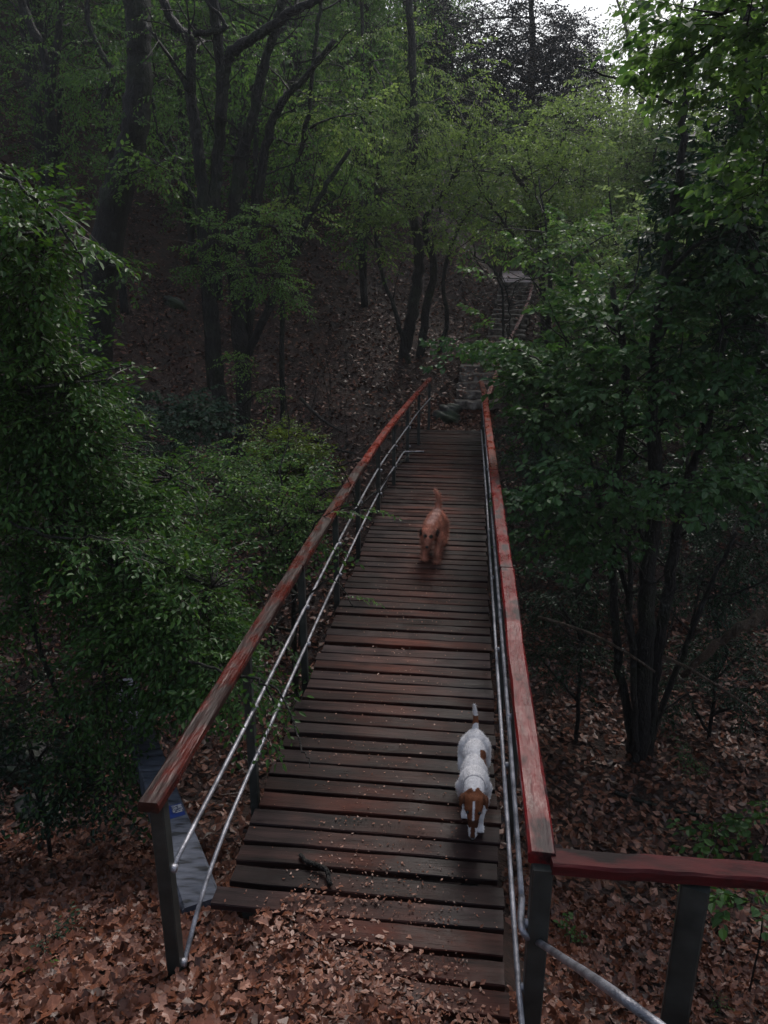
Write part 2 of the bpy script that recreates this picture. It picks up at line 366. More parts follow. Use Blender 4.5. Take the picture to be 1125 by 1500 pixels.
scatter_leaves(b, p1c, rng.uniform(.012, .045, len(p1c)), simple, .3, np.clip(rng.beta(3, 1.6, len(p1c)), 0, 1))
p1b = litter_pos(5000, -2.2, .6, 1.2, 3.2, .05)
scatter_leaves(b, p1b, rng.uniform(.04, .1, len(p1b)), lobed, .3, np.clip(rng.beta(3, 2.4, len(p1b)), 0, 1))
p2 = litter_pos(26000, -6, 6, 5, 12, .05)
scatter_leaves(b, p2, rng.uniform(.07, .12, len(p2)), simple, .4, rng.beta(1.6, 3.2, len(p2)))
p3 = litter_pos(50000, -13, 9, 11, 26, .05)
scatter_leaves(b, p3, rng.uniform(.07, .13, len(p3)), simple, .4, rng.beta(1.5, 3.2, len(p3)))
p4 = litter_pos(2500, -1.2, .5, 14.6, 16.2, .05)
scatter_leaves(b, p4, rng.uniform(.06, .1, len(p4)), simple, .4, rng.beta(3, 2, len(p4)))
for (A, B_, C_, D_, nn) in ((L1, R1, L2, R2, 160), (L3, R3, L4, R4, 130), (L2, R2, L3, R3, 260), (L4, R4, W(736, 396, 31), W(775, 396, 31), 40)):
    f = rng.random(nn); e = rng.beta(.7, .9, nn); P_ = (np.outer(1-f, A)+np.outer(f, C_))*(1-e)[:, None]+(np.outer(1-f, B_)+np.outer(f, D_))*e[:, None]
    P_[:, 2] += rng.uniform(.01, .12, nn); scatter_leaves(b, P_, rng.uniform(.06, .12, nn), simple, .35, rng.beta(2, 2.2, nn))
for q in range(90):
    x = rng.uniform(-4, 3.5); y = rng.uniform(1.6, 7)
    if not clear_of_deck(np.array([x]), np.array([y]))[0] or (-.9 < x < .45 and y < 3): continue
    a = rng.uniform(0, 6.28); l_ = rng.uniform(.08, .3); xx = np.array([x, x+math.cos(a)*l_*.5+rng.normal(0, .02), x+math.cos(a)*l_]); yy = np.array([y, y+math.sin(a)*l_*.5, y+math.sin(a)*l_])
    limb(b, np.stack([xx, yy, H(xx, yy)+.05], 1), rng.uniform(.003, .007), .002, 5, 3, tone=0.)
o = b.build('leaf_litter', M['dead_leaf'], smooth=False)
tag(o, 'brown and copper fallen leaves carpeting the ground under the trees', 'fallen leaves', kind='stuff')

# ------------------------------------------------------------------ footbridge
DL, DR = -1.16, .245
Y0, Y1, PITCHB = 2.5, 14.95, .1475
bridge = thing('footbridge', 'narrow wet timber footbridge with red handrails and steel cables, crossing the gully', 'footbridge', (-.45, 8.7, -.3))
nb = int((Y1-Y0)/PITCHB)
for k in range(nb):
    y = Y0+k*PITCHB; x0, x1 = DL+rng.normal(0, .012), DR+rng.normal(0, .012)
    if k == 0: x0 = -.42
    if k == 1: x0 = -.62
    if k == 2: x0 = -.75
    b = Buf(); wv = rng.normal(0, .004, 2); sk_ = rng.normal(0, .004)
    xs = np.linspace(x0, x1, 9)
    P = np.stack([xs, y+sk_*(xs-xs[0])+rng.normal(0, .0012, 9), -.019+wv[0]+wv[1]*np.sin(xs*2)+rng.normal(0, .0008, 9)], 1)
    sweep(b, P, rrect(.122+rng.normal(0, .003), .038, .005), jit=.0007)
    b.build('plank', M['plank'], bridge, origin=((x0+x1)/2, y, -.019), smooth=False)
for x in (DL+.16, DR-.16):
    b = Buf(); sweep(b, [(x, 2.9, -.15), (x, 8, -.15), (x, 15.1, -.15)], rrect(.09, .2, .008)); b.build('beam', M['post'], bridge, smooth=False)
# posts + rails
RH = .95
LX = -1.225
left_y = [2.5, 3.75, 5.15, 6.55, 7.9, 9.3, 10.7, 12.1, 13.4, 14.85]
def lx_at(y): return np.interp(y, [2.5, 8, 11.3, 14.85], [-1.225, -1.19, -1.05, -.8])
for q, y in enumerate(left_y):
    x = lx_at(y) if q else -1.225
    zb = -.22
    b = Buf(); wdt = .062 if q == 0 else .05
    sweep(b, [(x-.0, y, (-.12 if q == 0 else zb)), (x, y, .4), (x, y, RH-.045)], rrect(wdt, wdt, .005), up=(0, 1, 0))
    b.build('post', M['post'], bridge, smooth=False)
right_y = [2.33, 3.75, 5.15, 6.55, 7.9, 9.3, 10.7, 12.1, 13.4, 14.7]
for q, y in enumerate(right_y):
    x = .325 - (y-2.3)*.006
    b = Buf(); wdt = .075 if q == 0 else .05
    sweep(b, [(x, y, (-.6 if q == 0 else -.22)), (x, y, .4), (x, y, RH-.045)], rrect(wdt, wdt, .005), up=(0, 1, 0))
    b.build('post', M['post'], bridge, smooth=False)
for q, y in enumerate(left_y[:8]):
    x = lx_at(y) if q else -1.225
    for z in (.57, .26):
        if q == 0 and z < .5: z = .05
        b = Buf(); sweep(b, [(x+.02, y, z), (x+.05, y, z)], circ(8), scale=[.018, .018]); b.build('clamp', M['galv'], bridge)
for q, y in enumerate(right_y[:8]):
    x = .325-(y-2.3)*.006
    for z in (.3, .62):
        b = Buf(); sweep(b, [(x-.02, y, z), (x-.05, y, z)], circ(8), scale=[.018, .018]); b.build('clamp', M['galv'], bridge)
def rail(parent, pts, mat, wd=.1, th=.05, sub=6, name='handrail'):
    b = Buf(); Q = smooth_path(pts, sub, .0015)
    sweep(b, Q, rrect(wd, th, .009), jit=.0012, reset_up=True); return b.build(name, mat, parent, smooth=False)
rail(bridge, [(-1.235, 2.43, RH-.02), (-1.228, 3.6, RH-.02), (-1.22, 5.05, RH-.02)], M['rail_worn'], .092)
rail(bridge, [(-1.22, 5.06, RH-.025), (-1.2, 6.6, RH-.02), (-1.17, 8.2, RH-.018)], M['rail_worn'], .1)
rail(bridge, [(-1.165, 8.21, RH-.02), (-1.11, 9.8, RH), (-1.02, 11.6, RH+.0)], M['rail_orange'], .09)
rail(bridge, [(-1.02, 11.62, RH), (-.93, 13.2, RH), (-.8, 14.95, RH+.02)], M['rail_orange'], .085)
rail(bridge, [(.322, 2.33, RH-.02), (.31, 3.8, RH-.02), (.305, 5.15, RH-.02)], M['rail_red'], .1, .055)
rail(bridge, [(.302, 5.17, RH-.02), (.29, 6.6, RH-.02), (.28, 8.0, RH-.02)], M['rail_red'], .1)
rail(bridge, [(.278, 8.02, RH-.02), (.265, 10, RH-.02), (.25, 12, RH-.02)], M['rail_orange'], .095)
rail(bridge, [(.248, 12.02, RH-.02), (.24, 13.4, RH-.01), (.2, 14.8, RH)], M['rail_orange'], .09)
def cable(parent, pts, r=.0115, sub=8, name='cable'):
    b = Buf(); Q = smooth_path(pts, sub); sweep(b, Q, circ(10), scale=np.full(len(Q), r)*(1+rng.normal(0, .03, len(Q))))
    return b.build(name, M['galv'], parent)
LP = [lx_at(y)+.04 for y in left_y]
cable(bridge, [(-1.195, 2.5, .57), (-1.185, 3.75, .575), (-1.18, 6.6, .58), (-1.13, 9.3, .6), (-1.02, 11.4, .6), (-.98, 12.1, .6), (-.9, 13.3, .62), (-.77, 14.85, .62)])
cable(bridge, [(-1.195, 2.5, .02), (-1.187, 2.9, .2), (-1.185, 3.75, .26), (-1.18, 6.6, .26), (-1.13, 9.3, .27), (-1.04, 11.2, .27), (-1.01, 11.6, .27), (-.98, 11.66, .27), (-.7, 11.7, .27)])
cable(bridge, [(.29, 2.0, .3), (.27, 2.33, .3), (.262, 3.75, .3), (.25, 6.6, .3), (.24, 9.3, .3), (.215, 13, .3), (.2, 13.3, .3)])
cable(bridge, [(.272, 2.46, .62), (.272, 3.75, .62), (.262, 6.6, .62), (.255, 9.3, .62), (.235, 13, .62), (.215, 14.7, .64)])
# turned railing on the right
tr = thing('railing', 'dark red railing turning right from the near corner of the bridge on a grey post', 'railing', (.85, 2.2, -.9))
a0 = PZ(806, 1262, RH-.03); a1 = PZ(980, 1274, RH-.04); a2 = PZ(1180, 1290, RH-.05); a3 = PZ(1500, 1330, RH-.05)
rail(tr, [a0, a1, a2, a3], M['rail_dark'], .095, .055)
pq = PZ(1020, 1285, RH-.06)
b = Buf(); sweep(b, [(pq[0], pq[1], Hs(pq[0], pq[1])-.2), (pq[0], pq[1], .2), (pq[0], pq[1], RH-.075)], rrect(.098, .098, .008), up=(.3, 1, 0)); b.build('post', M['post'], tr, smooth=False)
b0 = PZ(795, 1384, .6)
d1 = _ray(880, 1440); d2 = _ray(962, 1500); d3 = _ray(1060, 1572)
cable(tr, [(.272, 2.46, .62), (.266, 2.3, .615), b0, np.array([0, 0, 3])+d1*1.98, np.array([0, 0, 3])+d2*1.82, np.array([0, 0, 3])+d3*1.7], r=.0135, name='tube')

# crumbs on deck
b = Buf(); n = 1900
y = 2.45+rng.beta(1., 2.2, n)*12; x = -.45+rng.normal(0, .3, n)*(.6+rng.random(n)); k = (x > DL+.02) & (x < DR-.02); x, y = x[k], y[k]
ph = ((y-Y0+PITCHB/2) % PITCHB); k = (ph > .02) & (ph < .128); x, y = x[k], y[k]
scatter_leaves(b, np.stack([x, y, np.full(len(x), .006)], 1), rng.uniform(.005, .022, len(x)), simple, .15, rng.beta(3, 1.8, len(x)))
n = 1100; y = 2.4+rng.beta(1, 5, n)*2.4; x = rng.uniform(DL, DR, n); x = x*.6-.18*(1-.6)
scatter_leaves(b, np.stack([x, y, np.full(n, .01)], 1), rng.uniform(.006, .02, n), simple, .2, rng.beta(2, 2, n))
o = b.build('leaf_crumbs', M['dead_leaf'], smooth=False); tag(o, 'pinkish leaf crumbs and bud scales strewn over the wet boards', 'leaf debris', kind='stuff')
b = Buf(); n = 500; y = rng.uniform(2.3, 3.0, n); x = rng.uniform(-.95, .2, n); k = (x+1.1*(y-2.3) < -.3+rng.normal(0, .12, n)) & (y < 2.86); x, y = x[k], y[k]
scatter_leaves(b, np.stack([x, y, .012+rng.uniform(0, .025, len(x))], 1), rng.uniform(.03, .09, len(x)), lobed, .25, rng.beta(3, 2.2, len(x)))
o = b.build('leaf_drift', M['dead_leaf'], smooth=False); tag(o, 'drift of copper leaves covering the ends of the first boards', 'fallen leaves', kind='stuff')
n = 5200; y = 2.3+.75*rng.random(n)**1.2; x = rng.uniform(-.95, .22, n); k = (x+1.5*(y-2.35) < .05+rng.normal(0, .25, n)) & (x > -.95+(y-2.35)*.2); x, y = x[k], y[k]
b = Buf(); scatter_leaves(b, np.stack([x, y, .008+rng.uniform(0, .014, len(x))], 1), rng.uniform(.01, .045, len(x)), simple, .25, rng.beta(3, 1.8, len(x)))
o = b.build('leaf_crumbs', M['dead_leaf'], smooth=False); tag(o, 'pinkish crushed leaf mulch spilling onto the nearest boards from the path', 'leaf debris', kind='stuff')
# stick on boards
b = Buf(); c0 = PZ(440, 1252, .02); c1 = PZ(450, 1262, .03); c2 = PZ(476, 1272, .035); c3 = PZ(484, 1296, .02)
limb(b, [c0, c1, c2, c3], .011, .013, 7, 4, .002); b.build('twig_tmp', M['bark'])
o = bpy.data.objects['twig_tmp']; o.name = 'fallen_stick'; tag(o, 'short dark curved stick lying on the near boards', 'stick')

# ------------------------------------------------------------------ stairs
def stairs(name, label, pL, pR, qL, qR, n, depth=.34):
    t = thing(name, label, 'steps', (np.array(pL)+np.array(pR))/2)
    for k in range(n):
        f = k/(n-1); A = np.array(pL)*(1-f)+np.array(qL)*f; B_ = np.array(pR)*(1-f)+np.array(qR)*f
        b = Buf(); A[2] += rng.normal(0, .01); Q = np.linspace(A, B_, 6); Q[:, 1] += rng.normal(0, .02, 6); Q[:, 2] += rng.normal(0, .014, 6)-.08
        Q[:, 1] += depth/2; Q[0, 0] -= .08; Q[-1, 0] += .08
        sweep(b, Q, rrect(depth, .16, .015), jit=.003, reset_up=True); b.build('step', M['stone'], t, smooth=False)
    return t
stairs('stone_steps', 'lower flight of dark stone steps beyond the far end of the bridge', L1, R1, L2, R2, 5)
stairs('stone_steps', 'upper flight of mossy stone steps climbing to the pale landing', L3, R3, L4, R4, 13)
b = Buf(); G1 = W(736, 396, 31); G2 = W(775, 396, 31)
V = np.array([L4+[0, .2, .01], R4+[0, .2, .01], G2, G1]); V2 = V-[0, 0, .3]
b.add(np.vstack([V, V2]), [[0, 1, 2, 3], [0, 4, 5, 1], [1, 5, 6, 2], [3, 2, 6, 7], [0, 3, 7, 4]])
o = b.build('path', M['path'], smooth=False); o['kind'] = 'structure'
b = Buf(); V = np.array([L2+[0, .3, 0], R2+[.0, .3, 0], R3+[0, 0, -.02], L3+[0, 0, -.02]]); V2 = V-[0, 0, .3]
b.add(np.vstack([V, V2]), [[0, 1, 2, 3], [0, 4, 5, 1], [1, 5, 6, 2], [3, 2, 6, 7], [0, 3, 7, 4]])
o = b.build('path', M['soil'], smooth=False); o['kind'] = 'structure'
sr = thing('stair_railing', 'thin red and grey railing climbing beside the far stone steps', 'railing', R1)
s0 = W(713, 588, 15.3); s1 = W(728, 545, 17.0); s2 = W(733, 525, 18); s3 = W(747, 497, 19.6); s4 = W(762, 468, 21.3); s5 = W(774, 440, 23); s6 = W(781, 414, 24.6)
rail(sr, [s0, s1, s2], M['rail_orange'], .09, .06); rail(sr, [s2, s3, s4, s5, s6], M['rail_red'], .08, .05)
for A in (s0, s1, s3, s4, s5, s6):
    b = Buf(); sweep(b, [A-[0, 0, 1.25], A-[0, 0, .6], A-[0, 0, .03]], rrect(.045, .045, .004), up=(0, 1, 0)); b.build('post', M['post'], sr, smooth=False)
for dz in (.3, .62): cable(sr, [q+np.array([.08, 0, -dz]) for q in (s1, s3, s4, s5, s6)], r=.012)

# ------------------------------------------------------------------ foliage machinery
def make_leaf(length, width, fold=.25, droop=.2):
    w_ = width/2
    return np.array([[0, 0, 0], [w_*.85, length*.3, fold*w_], [w_*.8, length*.68, fold*w_-droop*length*.25], [0, length, -droop*length*.6],
                     [-w_*.8, length*.68, fold*w_-droop*length*.25], [-w_*.85, length*.3, fold*w_]]), np.array([[0, 1, 2, 3], [0, 3, 4, 5]])
def rotz(a): c, s = math.cos(a), math.sin(a); return np.array([[c, -s, 0], [s, c, 0], [0, 0, 1]])
def rotx(a): c, s = math.cos(a), math.sin(a); return np.array([[1, 0, 0], [0, c, -s], [0, s, c]])
def roty(a): c, s = math.cos(a), math.sin(a); return np.array([[c, 0, s], [0, 1, 0], [-s, 0, c]])
def make_spray(n_side=4, leaf=.07, length=.5, droop=.35, wr=.6, hang=.3):
    V, F, T = [], [], []; nv = 0
    def addleaf(pos, az, el):
        nonlocal nv
        lv, lf = make_leaf(leaf*rng.uniform(.5, 1.2), leaf*wr*rng.uniform(.85, 1.1), rng.uniform(.0, .45), rng.uniform(.1, .5))
        Rm = rotz(az) @ rotx(el) @ roty(rng.normal(0, .35)); V.append(lv @ Rm.T+pos); F.append(lf+nv); T.extend([rng.beta(1.2, 1.6) if rng.random() > .04 else 1.6]*2); nv += len(lv)
    def twig(p0, az, ln, nl, r):
        nonlocal nv
        st = 5; t = np.linspace(0, 1, st); dirv = np.array([-math.sin(az), math.cos(az), 0])
        P = p0+dirv*ln*t[:, None]; P[:, 2] -= droop*ln*t**1.8
        q = np.array([[r, 0, 0], [-r*.5, 0, r*.8], [-r*.5, 0, -r*.8]]) @ rotz(az).T
        vv = (P[:, None]+q[None]*(1-.7*t)[:, None, None]).reshape(-1, 3)
        ff = np.array([[i_*3+j_, i_*3+(j_+1) % 3, i_*3+3+(j_+1) % 3, i_*3+3+j_] for i_ in range(st-1) for j_ in range(3)])
        V.append(vv); F.append(ff+nv); T.extend([-1]*len(ff)); nv += len(vv)
        for k in range(nl):
            f = (k+.7)/nl; pos = p0+dirv*ln*f; pos[2] -= droop*ln*f**1.8
            sgn = 1 if k % 2 else -1
            if k == nl-1: addleaf(pos, az+rng.normal(0, .2), -hang+rng.normal(0, .2))
            else: addleaf(pos, az+sgn*rng.uniform(.7, 1.2), -hang+rng.normal(0, .3))
        return P
    P = twig(np.zeros(3), 0, length, 8, .004)
    for k in range(n_side):
        f = .18+.65*k/max(1, n_side-1); pos = np.array([0, length*f, -droop*length*f**1.8]); sgn = 1 if k % 2 else -1
        twig(pos, sgn*rng.uniform(.6, 1.), length*rng.uniform(.35, .6)*(1-.35*f), 5, .0025)
    return np.vstack(V), np.vstack(F), np.array(T)
SPR = {
 'near': [make_spray(5, .056, .42, .4, .5, .45) for _ in range(8)],
 'broad': [make_spray(3, .085, .42, .25, .75, .35) for _ in range(6)],
 'far': [make_spray(3, .085, .6, .35, .6, .5) for _ in range(5)],
 'hang': [make_spray(3, .08, .6, .7, .5, .9) for _ in range(5)],
 'fine': [make_spray(4, .045, .32, .25, .5, .3) for _ in range(5)]}
def proj(p):
    q = np.asarray(p, float)-[0, 0, CAMZ]; x = q[:, 0]*math.cos(YAW)+q[:, 1]*math.sin(YAW); y = -q[:, 0]*math.sin(YAW)+q[:, 1]*math.cos(YAW); z = q[:, 2]
    f = y*math.cos(PITCH)-z*math.sin(PITCH); u_ = y*math.sin(PITCH)+z*math.cos(PITCH)
    return 562.5+x/f*FPX, 750-u_/f*FPX
def put_sprays(buf, pos, az, tilt, scale, kind, tone0=0., tvar=.3):
    pos = np.asarray(pos, float); mid = pos+np.stack([-np.sin(az), np.cos(az), 0*az], 1)*(.25*scale)[:, None]; px, py = proj(mid)
    # pruned clear of the stairs, the walkway and the gap in the canopy
    cut = ((px > 712) & (px < 790+(500-py)*.12) & (py > 385) & (py < 494)) | ((px > 655) & (px < 727) & (py > 534) & (py < 640)) | (np.hypot(px-880, (py-20)*.8) < 20) \
        | ((px > 300+(1320-py)*.385+60) & (px < 735) & (py > 640) & (py < 1500))
    xr_ = np.interp(py, [560, 685, 830, 960, 1190], [638, 540, 453, 375, 240]); xd_ = np.interp(py, [640, 1320], [600, 355])
    rr_ = rng.random(len(px)); keep_ = np.where((py > 950) & (py < 1040), .8, np.where((py > 700) & (py < 790), .3, .04))
    cut |= (np.abs(px-xr_) < np.interp(py, [560, 1190], [14, 46])) & (py > 550) & (py < 1230) & (rr_ > keep_) & (mid[:, 1] < 9)
    cut |= (px > xr_) & (px < xd_+70) & (py > 640) & (py < 1250) & (rr_ > .3) & (mid[:, 1] < 9)
    ox_ = np.interp(py, [200, 230, 270, 350, 420, 470, 520, 580, 690, 740, 810, 930, 1000], [-40, 5, 55, 105, 118, 85, 115, 175, 205, 275, 315, 370, 420])
    cut |= (px > ox_) & (mid[:, 1] < 6.6) & (py < 940) & (px < 500) & (rr_ > .06)
    k_ = ~cut; pos, az, tilt, scale = pos[k_], az[k_], tilt[k_], scale[k_]
    n = len(pos); T = SPR[kind]
    if n == 0: return
    ids = rng.integers(0, len(T), n)
    for ti in range(len(T)):
        s = np.where(ids == ti)[0]
        if not len(s): continue
        V, F, tn = T[ti]
        a, t = az[s], tilt[s]; r = rng.normal(0, .3, len(s))
        ca, sa, ct, st, cr, sr_ = np.cos(a), np.sin(a), np.cos(t), np.sin(t), np.cos(r), np.sin(r); Z = np.zeros(len(s)); O = np.ones(len(s))
        Ra = np.stack([ca, -sa, Z, sa, ca, Z, Z, Z, O], 1).reshape(-1, 3, 3); Rt = np.stack([O, Z, Z, Z, ct, -st, Z, st, ct], 1).reshape(-1, 3, 3)
        Rr = np.stack([cr, Z, sr_, Z, O, Z, -sr_, Z, cr], 1).reshape(-1, 3, 3)
        P = np.einsum('nij,kj->nki', Ra @ Rt @ Rr, V)*scale[s, None, None]+pos[s, None]
        FF = F[None]+(np.arange(len(s))*len(V))[:, None, None]
        jit = rng.uniform(-tvar, tvar, len(s))[:, None]
        tt = np.where(tn[None] < -.5, -1, np.clip(tn[None]*.6+.2+jit+tone0, 0, 1))
        buf.add(P.reshape(-1, 3), FF.reshape(-1, 4), tt.ravel())
def cluster(crown, wood, start, c, rad, n, kind='near', sc=1., tone0=0., r_limb=.02, shell=.35, up=0.15, twigs=True):
    """sprays filling an ellipsoid round c; limb from start to c, twigs from c outwards"""
    c = np.asarray(c, float); rad = np.asarray(rad, float)*np.ones(3)
    d = rng.normal(0, 1, (n, 3)); d /= np.linalg.norm(d, axis=1)[:, None]
    rr = rng.uniform(shell, 1, n)**.6; lump = 1+.22*np.sin(d[:, 0]*5+c[0]*3)*np.sin(d[:, 1]*4+c[1])+.15*np.sin(d[:, 2]*7+c[2]*5)
    pos = c+d*rad*(rr*lump)[:, None]
    az = np.arctan2(-d[:, 0], d[:, 1])+rng.normal(0, .5, n); tilt = np.clip(d[:, 2]*.5+up+rng.normal(0, .25, n), -1.1, .9)
    scs = rng.uniform(.7, 1.2, n)*sc
    dirv = np.stack([-np.sin(az), np.cos(az), np.zeros(n)], 1)
    put_sprays(crown, pos-dirv*.2*scs[:, None], az, tilt, scs, kind, tone0)
    if start is not None:
        start = np.asarray(start, float); mid = (start+c)/2+rng.normal(0, .06, 3)*np.linalg.norm(c-start)+[0, 0, .08*np.linalg.norm(c-start)]
        limb(wood, [start, mid, c], r_limb, r_limb*.45, 6, 4, .01)
    if twigs:
        for q in range(min(n, max(4, n//6))):
            e = pos[q]; m_ = c+(e-c)*.5+rng.normal(0, .05, 3)*np.linalg.norm(e-c)
            limb(wood, [c, m_, e], r_limb*.4, .003, 4, 3)
def bough(crown, wood, pts, n, kind, sc=1., width=.25, r0=.02, tone0=0., hang=0.):
    """a bough along a polyline with flat sprays both sides"""
    Q = limb(wood, pts, r0, .004, 6, 6, .008)
    t = rng.uniform(.1, 1, n)*(len(Q)-1); i0 = t.astype(int).clip(0, len(Q)-2); f = (t-i0)[:, None]
    pos = Q[i0]*(1-f)+Q[i0+1]*f; dr = Q[i0+1]-Q[i0]; a0 = np.arctan2(-dr[:, 0], dr[:, 1])
    az = a0+rng.choice([-1, 1], n)*rng.uniform(.2, 1.3, n)
    pos = pos+rng.normal(0, width, (n, 3))*[1, 1, .35]
    put_sprays(crown, pos, az, rng.normal(-hang, .2, n), rng.uniform(.7, 1.15, n)*sc, kind, tone0)

def tree(name, label, cat, stems, clusters, leafmat, barkmat='bark', group=None, boughs=(), snap=True, extra=None):
    """stems: list of (pts, r0, r1); clusters: dicts; pts world coords"""
    base = np.array(stems[0][0][0], float)
    t = thing(name, label, cat, base, group)
    wood = Buf(); crown = Buf(); nodes = []
    for (pts, r0, r1) in stems:
        Q = limb(wood, pts, r0, r1, 10, 6, .012); nodes.append(Q)
        if np.linalg.norm(Q[-1]-Q[0]) > 2.2:
            for _ in range(6):
                i_ = int(len(Q)*rng.uniform(.35, .95)); L_ = rng.uniform(.5, 1.6); d_ = np.array([rng.normal(), rng.normal()*.6, rng.uniform(.1, 1)]); d_ /= np.linalg.norm(d_)
                m_ = Q[i_]+d_*L_*.5+rng.normal(0, .08, 3); e_ = Q[i_]+d_*L_+[0, 0, rng.uniform(-.3, .3)*L_]
                limb(wood, [Q[i_], m_, e_], .017, .004, 5, 5, .01)
                f_ = m_+rng.normal(0, .35, 3)*L_; limb(wood, [m_, (m_+f_)/2+rng.normal(0, .03, 3), f_], .008, .002, 4, 4)
    N = np.vstack(nodes)
    for cl in clusters:
        c = np.array(cl['c'], float); d = np.linalg.norm((N-c-[0, 0, -.6])*[1, 1, .7], axis=1); s = N[d.argmin()] if cl.get('link', True) else None
        cluster(crown, wood, s, c, cl['r'], cl['n'], cl.get('kind', 'near'), cl.get('sc', 1), cl.get('tone', 0), cl.get('rl', .025), cl.get('shell', .35), cl.get('up', .15))
    for bo in boughs: bough(crown, wood, **bo)
    if extra: extra(crown, wood)
    wood.build('trunk', M[barkmat], t)
    if crown.n: crown.build('crown', M[leafmat], t, smooth=False)
    return t
def ground_pt(px, py, Y, dz=-.15):
    p_ = W(px, py, Y); p_[2] = Hs(p_[0], p_[1])+dz; return p_
def stem_px(pts, Y, r0, r1, base=True, dY=None):
    """stem from list of pixels (bottom first); the first point goes down into the ground"""
    Ys = np.full(len(pts), float(Y)) if dY is None else Y+np.linspace(0, dY, len(pts))
    P = [W(a, c, y_) for (a, c), y_ in zip(pts, Ys)]
    if base:
        g_ = P[0].copy(); g_[2] = Hs(g_[0], g_[1])-.15
        if g_[2] < P[0][2]-.05: P = [g_]+P
        else: P[0] = g_ if P[1][2] > g_[2] else P[0]
    return (P, r0, r1)
#FOLIAGE
def K(px, py, Y, r, n, **kw): return dict(c=W(px, py, Y), r=r, n=n, **kw)

# ---- left foreground: hornbeam leaning in from the left
tree('hornbeam_tree', 'leafy green tree leaning in from the left edge over the near left rail', 'tree',
     [([(-5.4, 5.2, Hs(-5.4, 5.2)-.2), (-5.1, 5.1, 0), (-4.6, 5.0, 1.4), (-4.3, 4.9, 2.9)], .11, .05),
      ([(-5.0, 5.3, -1), (-4.4, 5.6, .3), (-3.4, 5.6, 1.0)], .07, .03)],
     [K(60, 340, 4.6, (.3, .4, .25), 40, tone=.2), K(100, 560, 5, (.5, .5, .3), 80), K(250, 700, 6, (.5, .6, .3), 90, tone=.1), K(310, 860, 5, (.35, .5, .3), 70), K(20, 330, 4.6, (.32, .4, .3), 41, tone=.15), K(50, 400, 4.8, (.36, .4, .3), 54), K(10, 480, 5, (.5, .5, .4), 96),
      K(60, 580, 5.2, (.6, .5, .4), 144), K(130, 660, 5.4, (.6, .6, .4), 152), K(30, 720, 5.6, (.7, .6, .5), 176),
      K(210, 770, 5.5, (.5, .6, .35), 144), K(120, 840, 5.6, (.6, .6, .4), 160), K(240, 880, 5.2, (.5, .6, .3), 144),
      K(300, 940, 4.9, (.4, .5, .25), 128), K(200, 980, 5, (.5, .5, .3), 96, tone=-.1), K(340, 1010, 4.5, (.25, .35, .2), 48), K(110, 1080, 5, (.35, .4, .4), 44, tone=-.2),  # lowest clusters toned down: shade put into the leaf colour
      K(-60, 600, 5, (.5, .6, .9), 96), K(-80, 900, 5, (.5, .6, .8), 80)],
     'leaf_near',
     boughs=[dict(pts=[W(120, 900, 5.4), W(260, 960, 4.8), W(390, 1000, 4.2), W(440, 1085, 3.75), W(455, 1125, 3.6)], n=20, kind='near', width=.06, r0=.012, hang=.3, sc=.8),
             dict(pts=[W(0, 760, 4.6), W(90, 790, 4.5), W(160, 790, 4.4), W(300, 850, 4.6)], n=22, kind='near', width=.1, r0=.012),
             dict(pts=[W(-60, 300, 4.4), W(0, 260, 4.2), W(50, 290, 4.1), W(115, 370, 4.1), W(120, 420, 4.1)], n=26, kind='near', width=.12, r0=.014, hang=.3, tone0=.2),
             dict(pts=[W(260, 960, 4.6), W(330, 985, 3.7), W(385, 1000, 3.4), W(400, 1030, 3.35)], n=13, kind='near', width=.06, r0=.01, hang=.3, sc=.75),
             dict(pts=[W(150, 950, 4.8), W(160, 1050, 4.6), W(185, 1150, 4.4)], n=14, kind='near', width=.1, r0=.01, hang=.5, tone0=-.2)])  # hanging bough darkened the same way, shade in the leaf tone
# ---- yellow-green shrub behind the left rail
tree('shrub', 'yellow-green shrub at the foot of the twin dark trunks, behind the left rail', 'shrub',
     [([ground_pt(425, 760, 9.6), W(425, 740, 9.6), W(418, 690, 9.6)], .03, .012), ([ground_pt(430, 760, 9.6), W(445, 740, 9.5), W(455, 700, 9.5)], .02, .008)],
     [K(412, 655, 9.6, (.55, .45, .18), 90, kind='fine', tone=.4, sc=1.2), K(450, 690, 9.3, (.4, .4, .16), 60, kind='fine', tone=.3, sc=1.2), K(390, 690, 9.4, (.4, .4, .2), 50, kind='fine', tone=.2, sc=1.2)],
     'leaf_lime')
tree('shrub', 'dark green bush between the left tree and the middle of the left rail', 'shrub',
     [([ground_pt(430, 850, 7), W(425, 820, 7), W(420, 760, 7)], .035, .015)],
     [K(340, 720, 7.6, (.6, .6, .4), 85), K(400, 790, 7, (.6, .5, .5), 90), K(455, 760, 7, (.3, .4, .35), 50), K(300, 700, 8, (.6, .6, .4), 60),
      K(440, 870, 6, (.3, .4, .35), 40), K(400, 930, 5.6, (.3, .35, .3), 34, tone=-.15), K(355, 850, 6.2, (.45, .5, .45), 60)],
     'leaf_mid',
     boughs=[dict(pts=[W(430, 820, 6.4), W(470, 760, 6.2), W(520, 730, 6.1)], n=12, kind='near', width=.1, r0=.01, tone0=.1, sc=.8),
             dict(pts=[W(430, 900, 5.4), W(480, 850, 5.3), W(520, 890, 5.2)], n=12, kind='near', width=.1, r0=.01, sc=.8)])
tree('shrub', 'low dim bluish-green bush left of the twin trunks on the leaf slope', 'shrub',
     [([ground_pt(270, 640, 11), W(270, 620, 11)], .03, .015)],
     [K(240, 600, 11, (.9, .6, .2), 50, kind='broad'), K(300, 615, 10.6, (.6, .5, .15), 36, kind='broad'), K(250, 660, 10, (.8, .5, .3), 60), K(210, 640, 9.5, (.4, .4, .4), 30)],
     'leaf_dark')

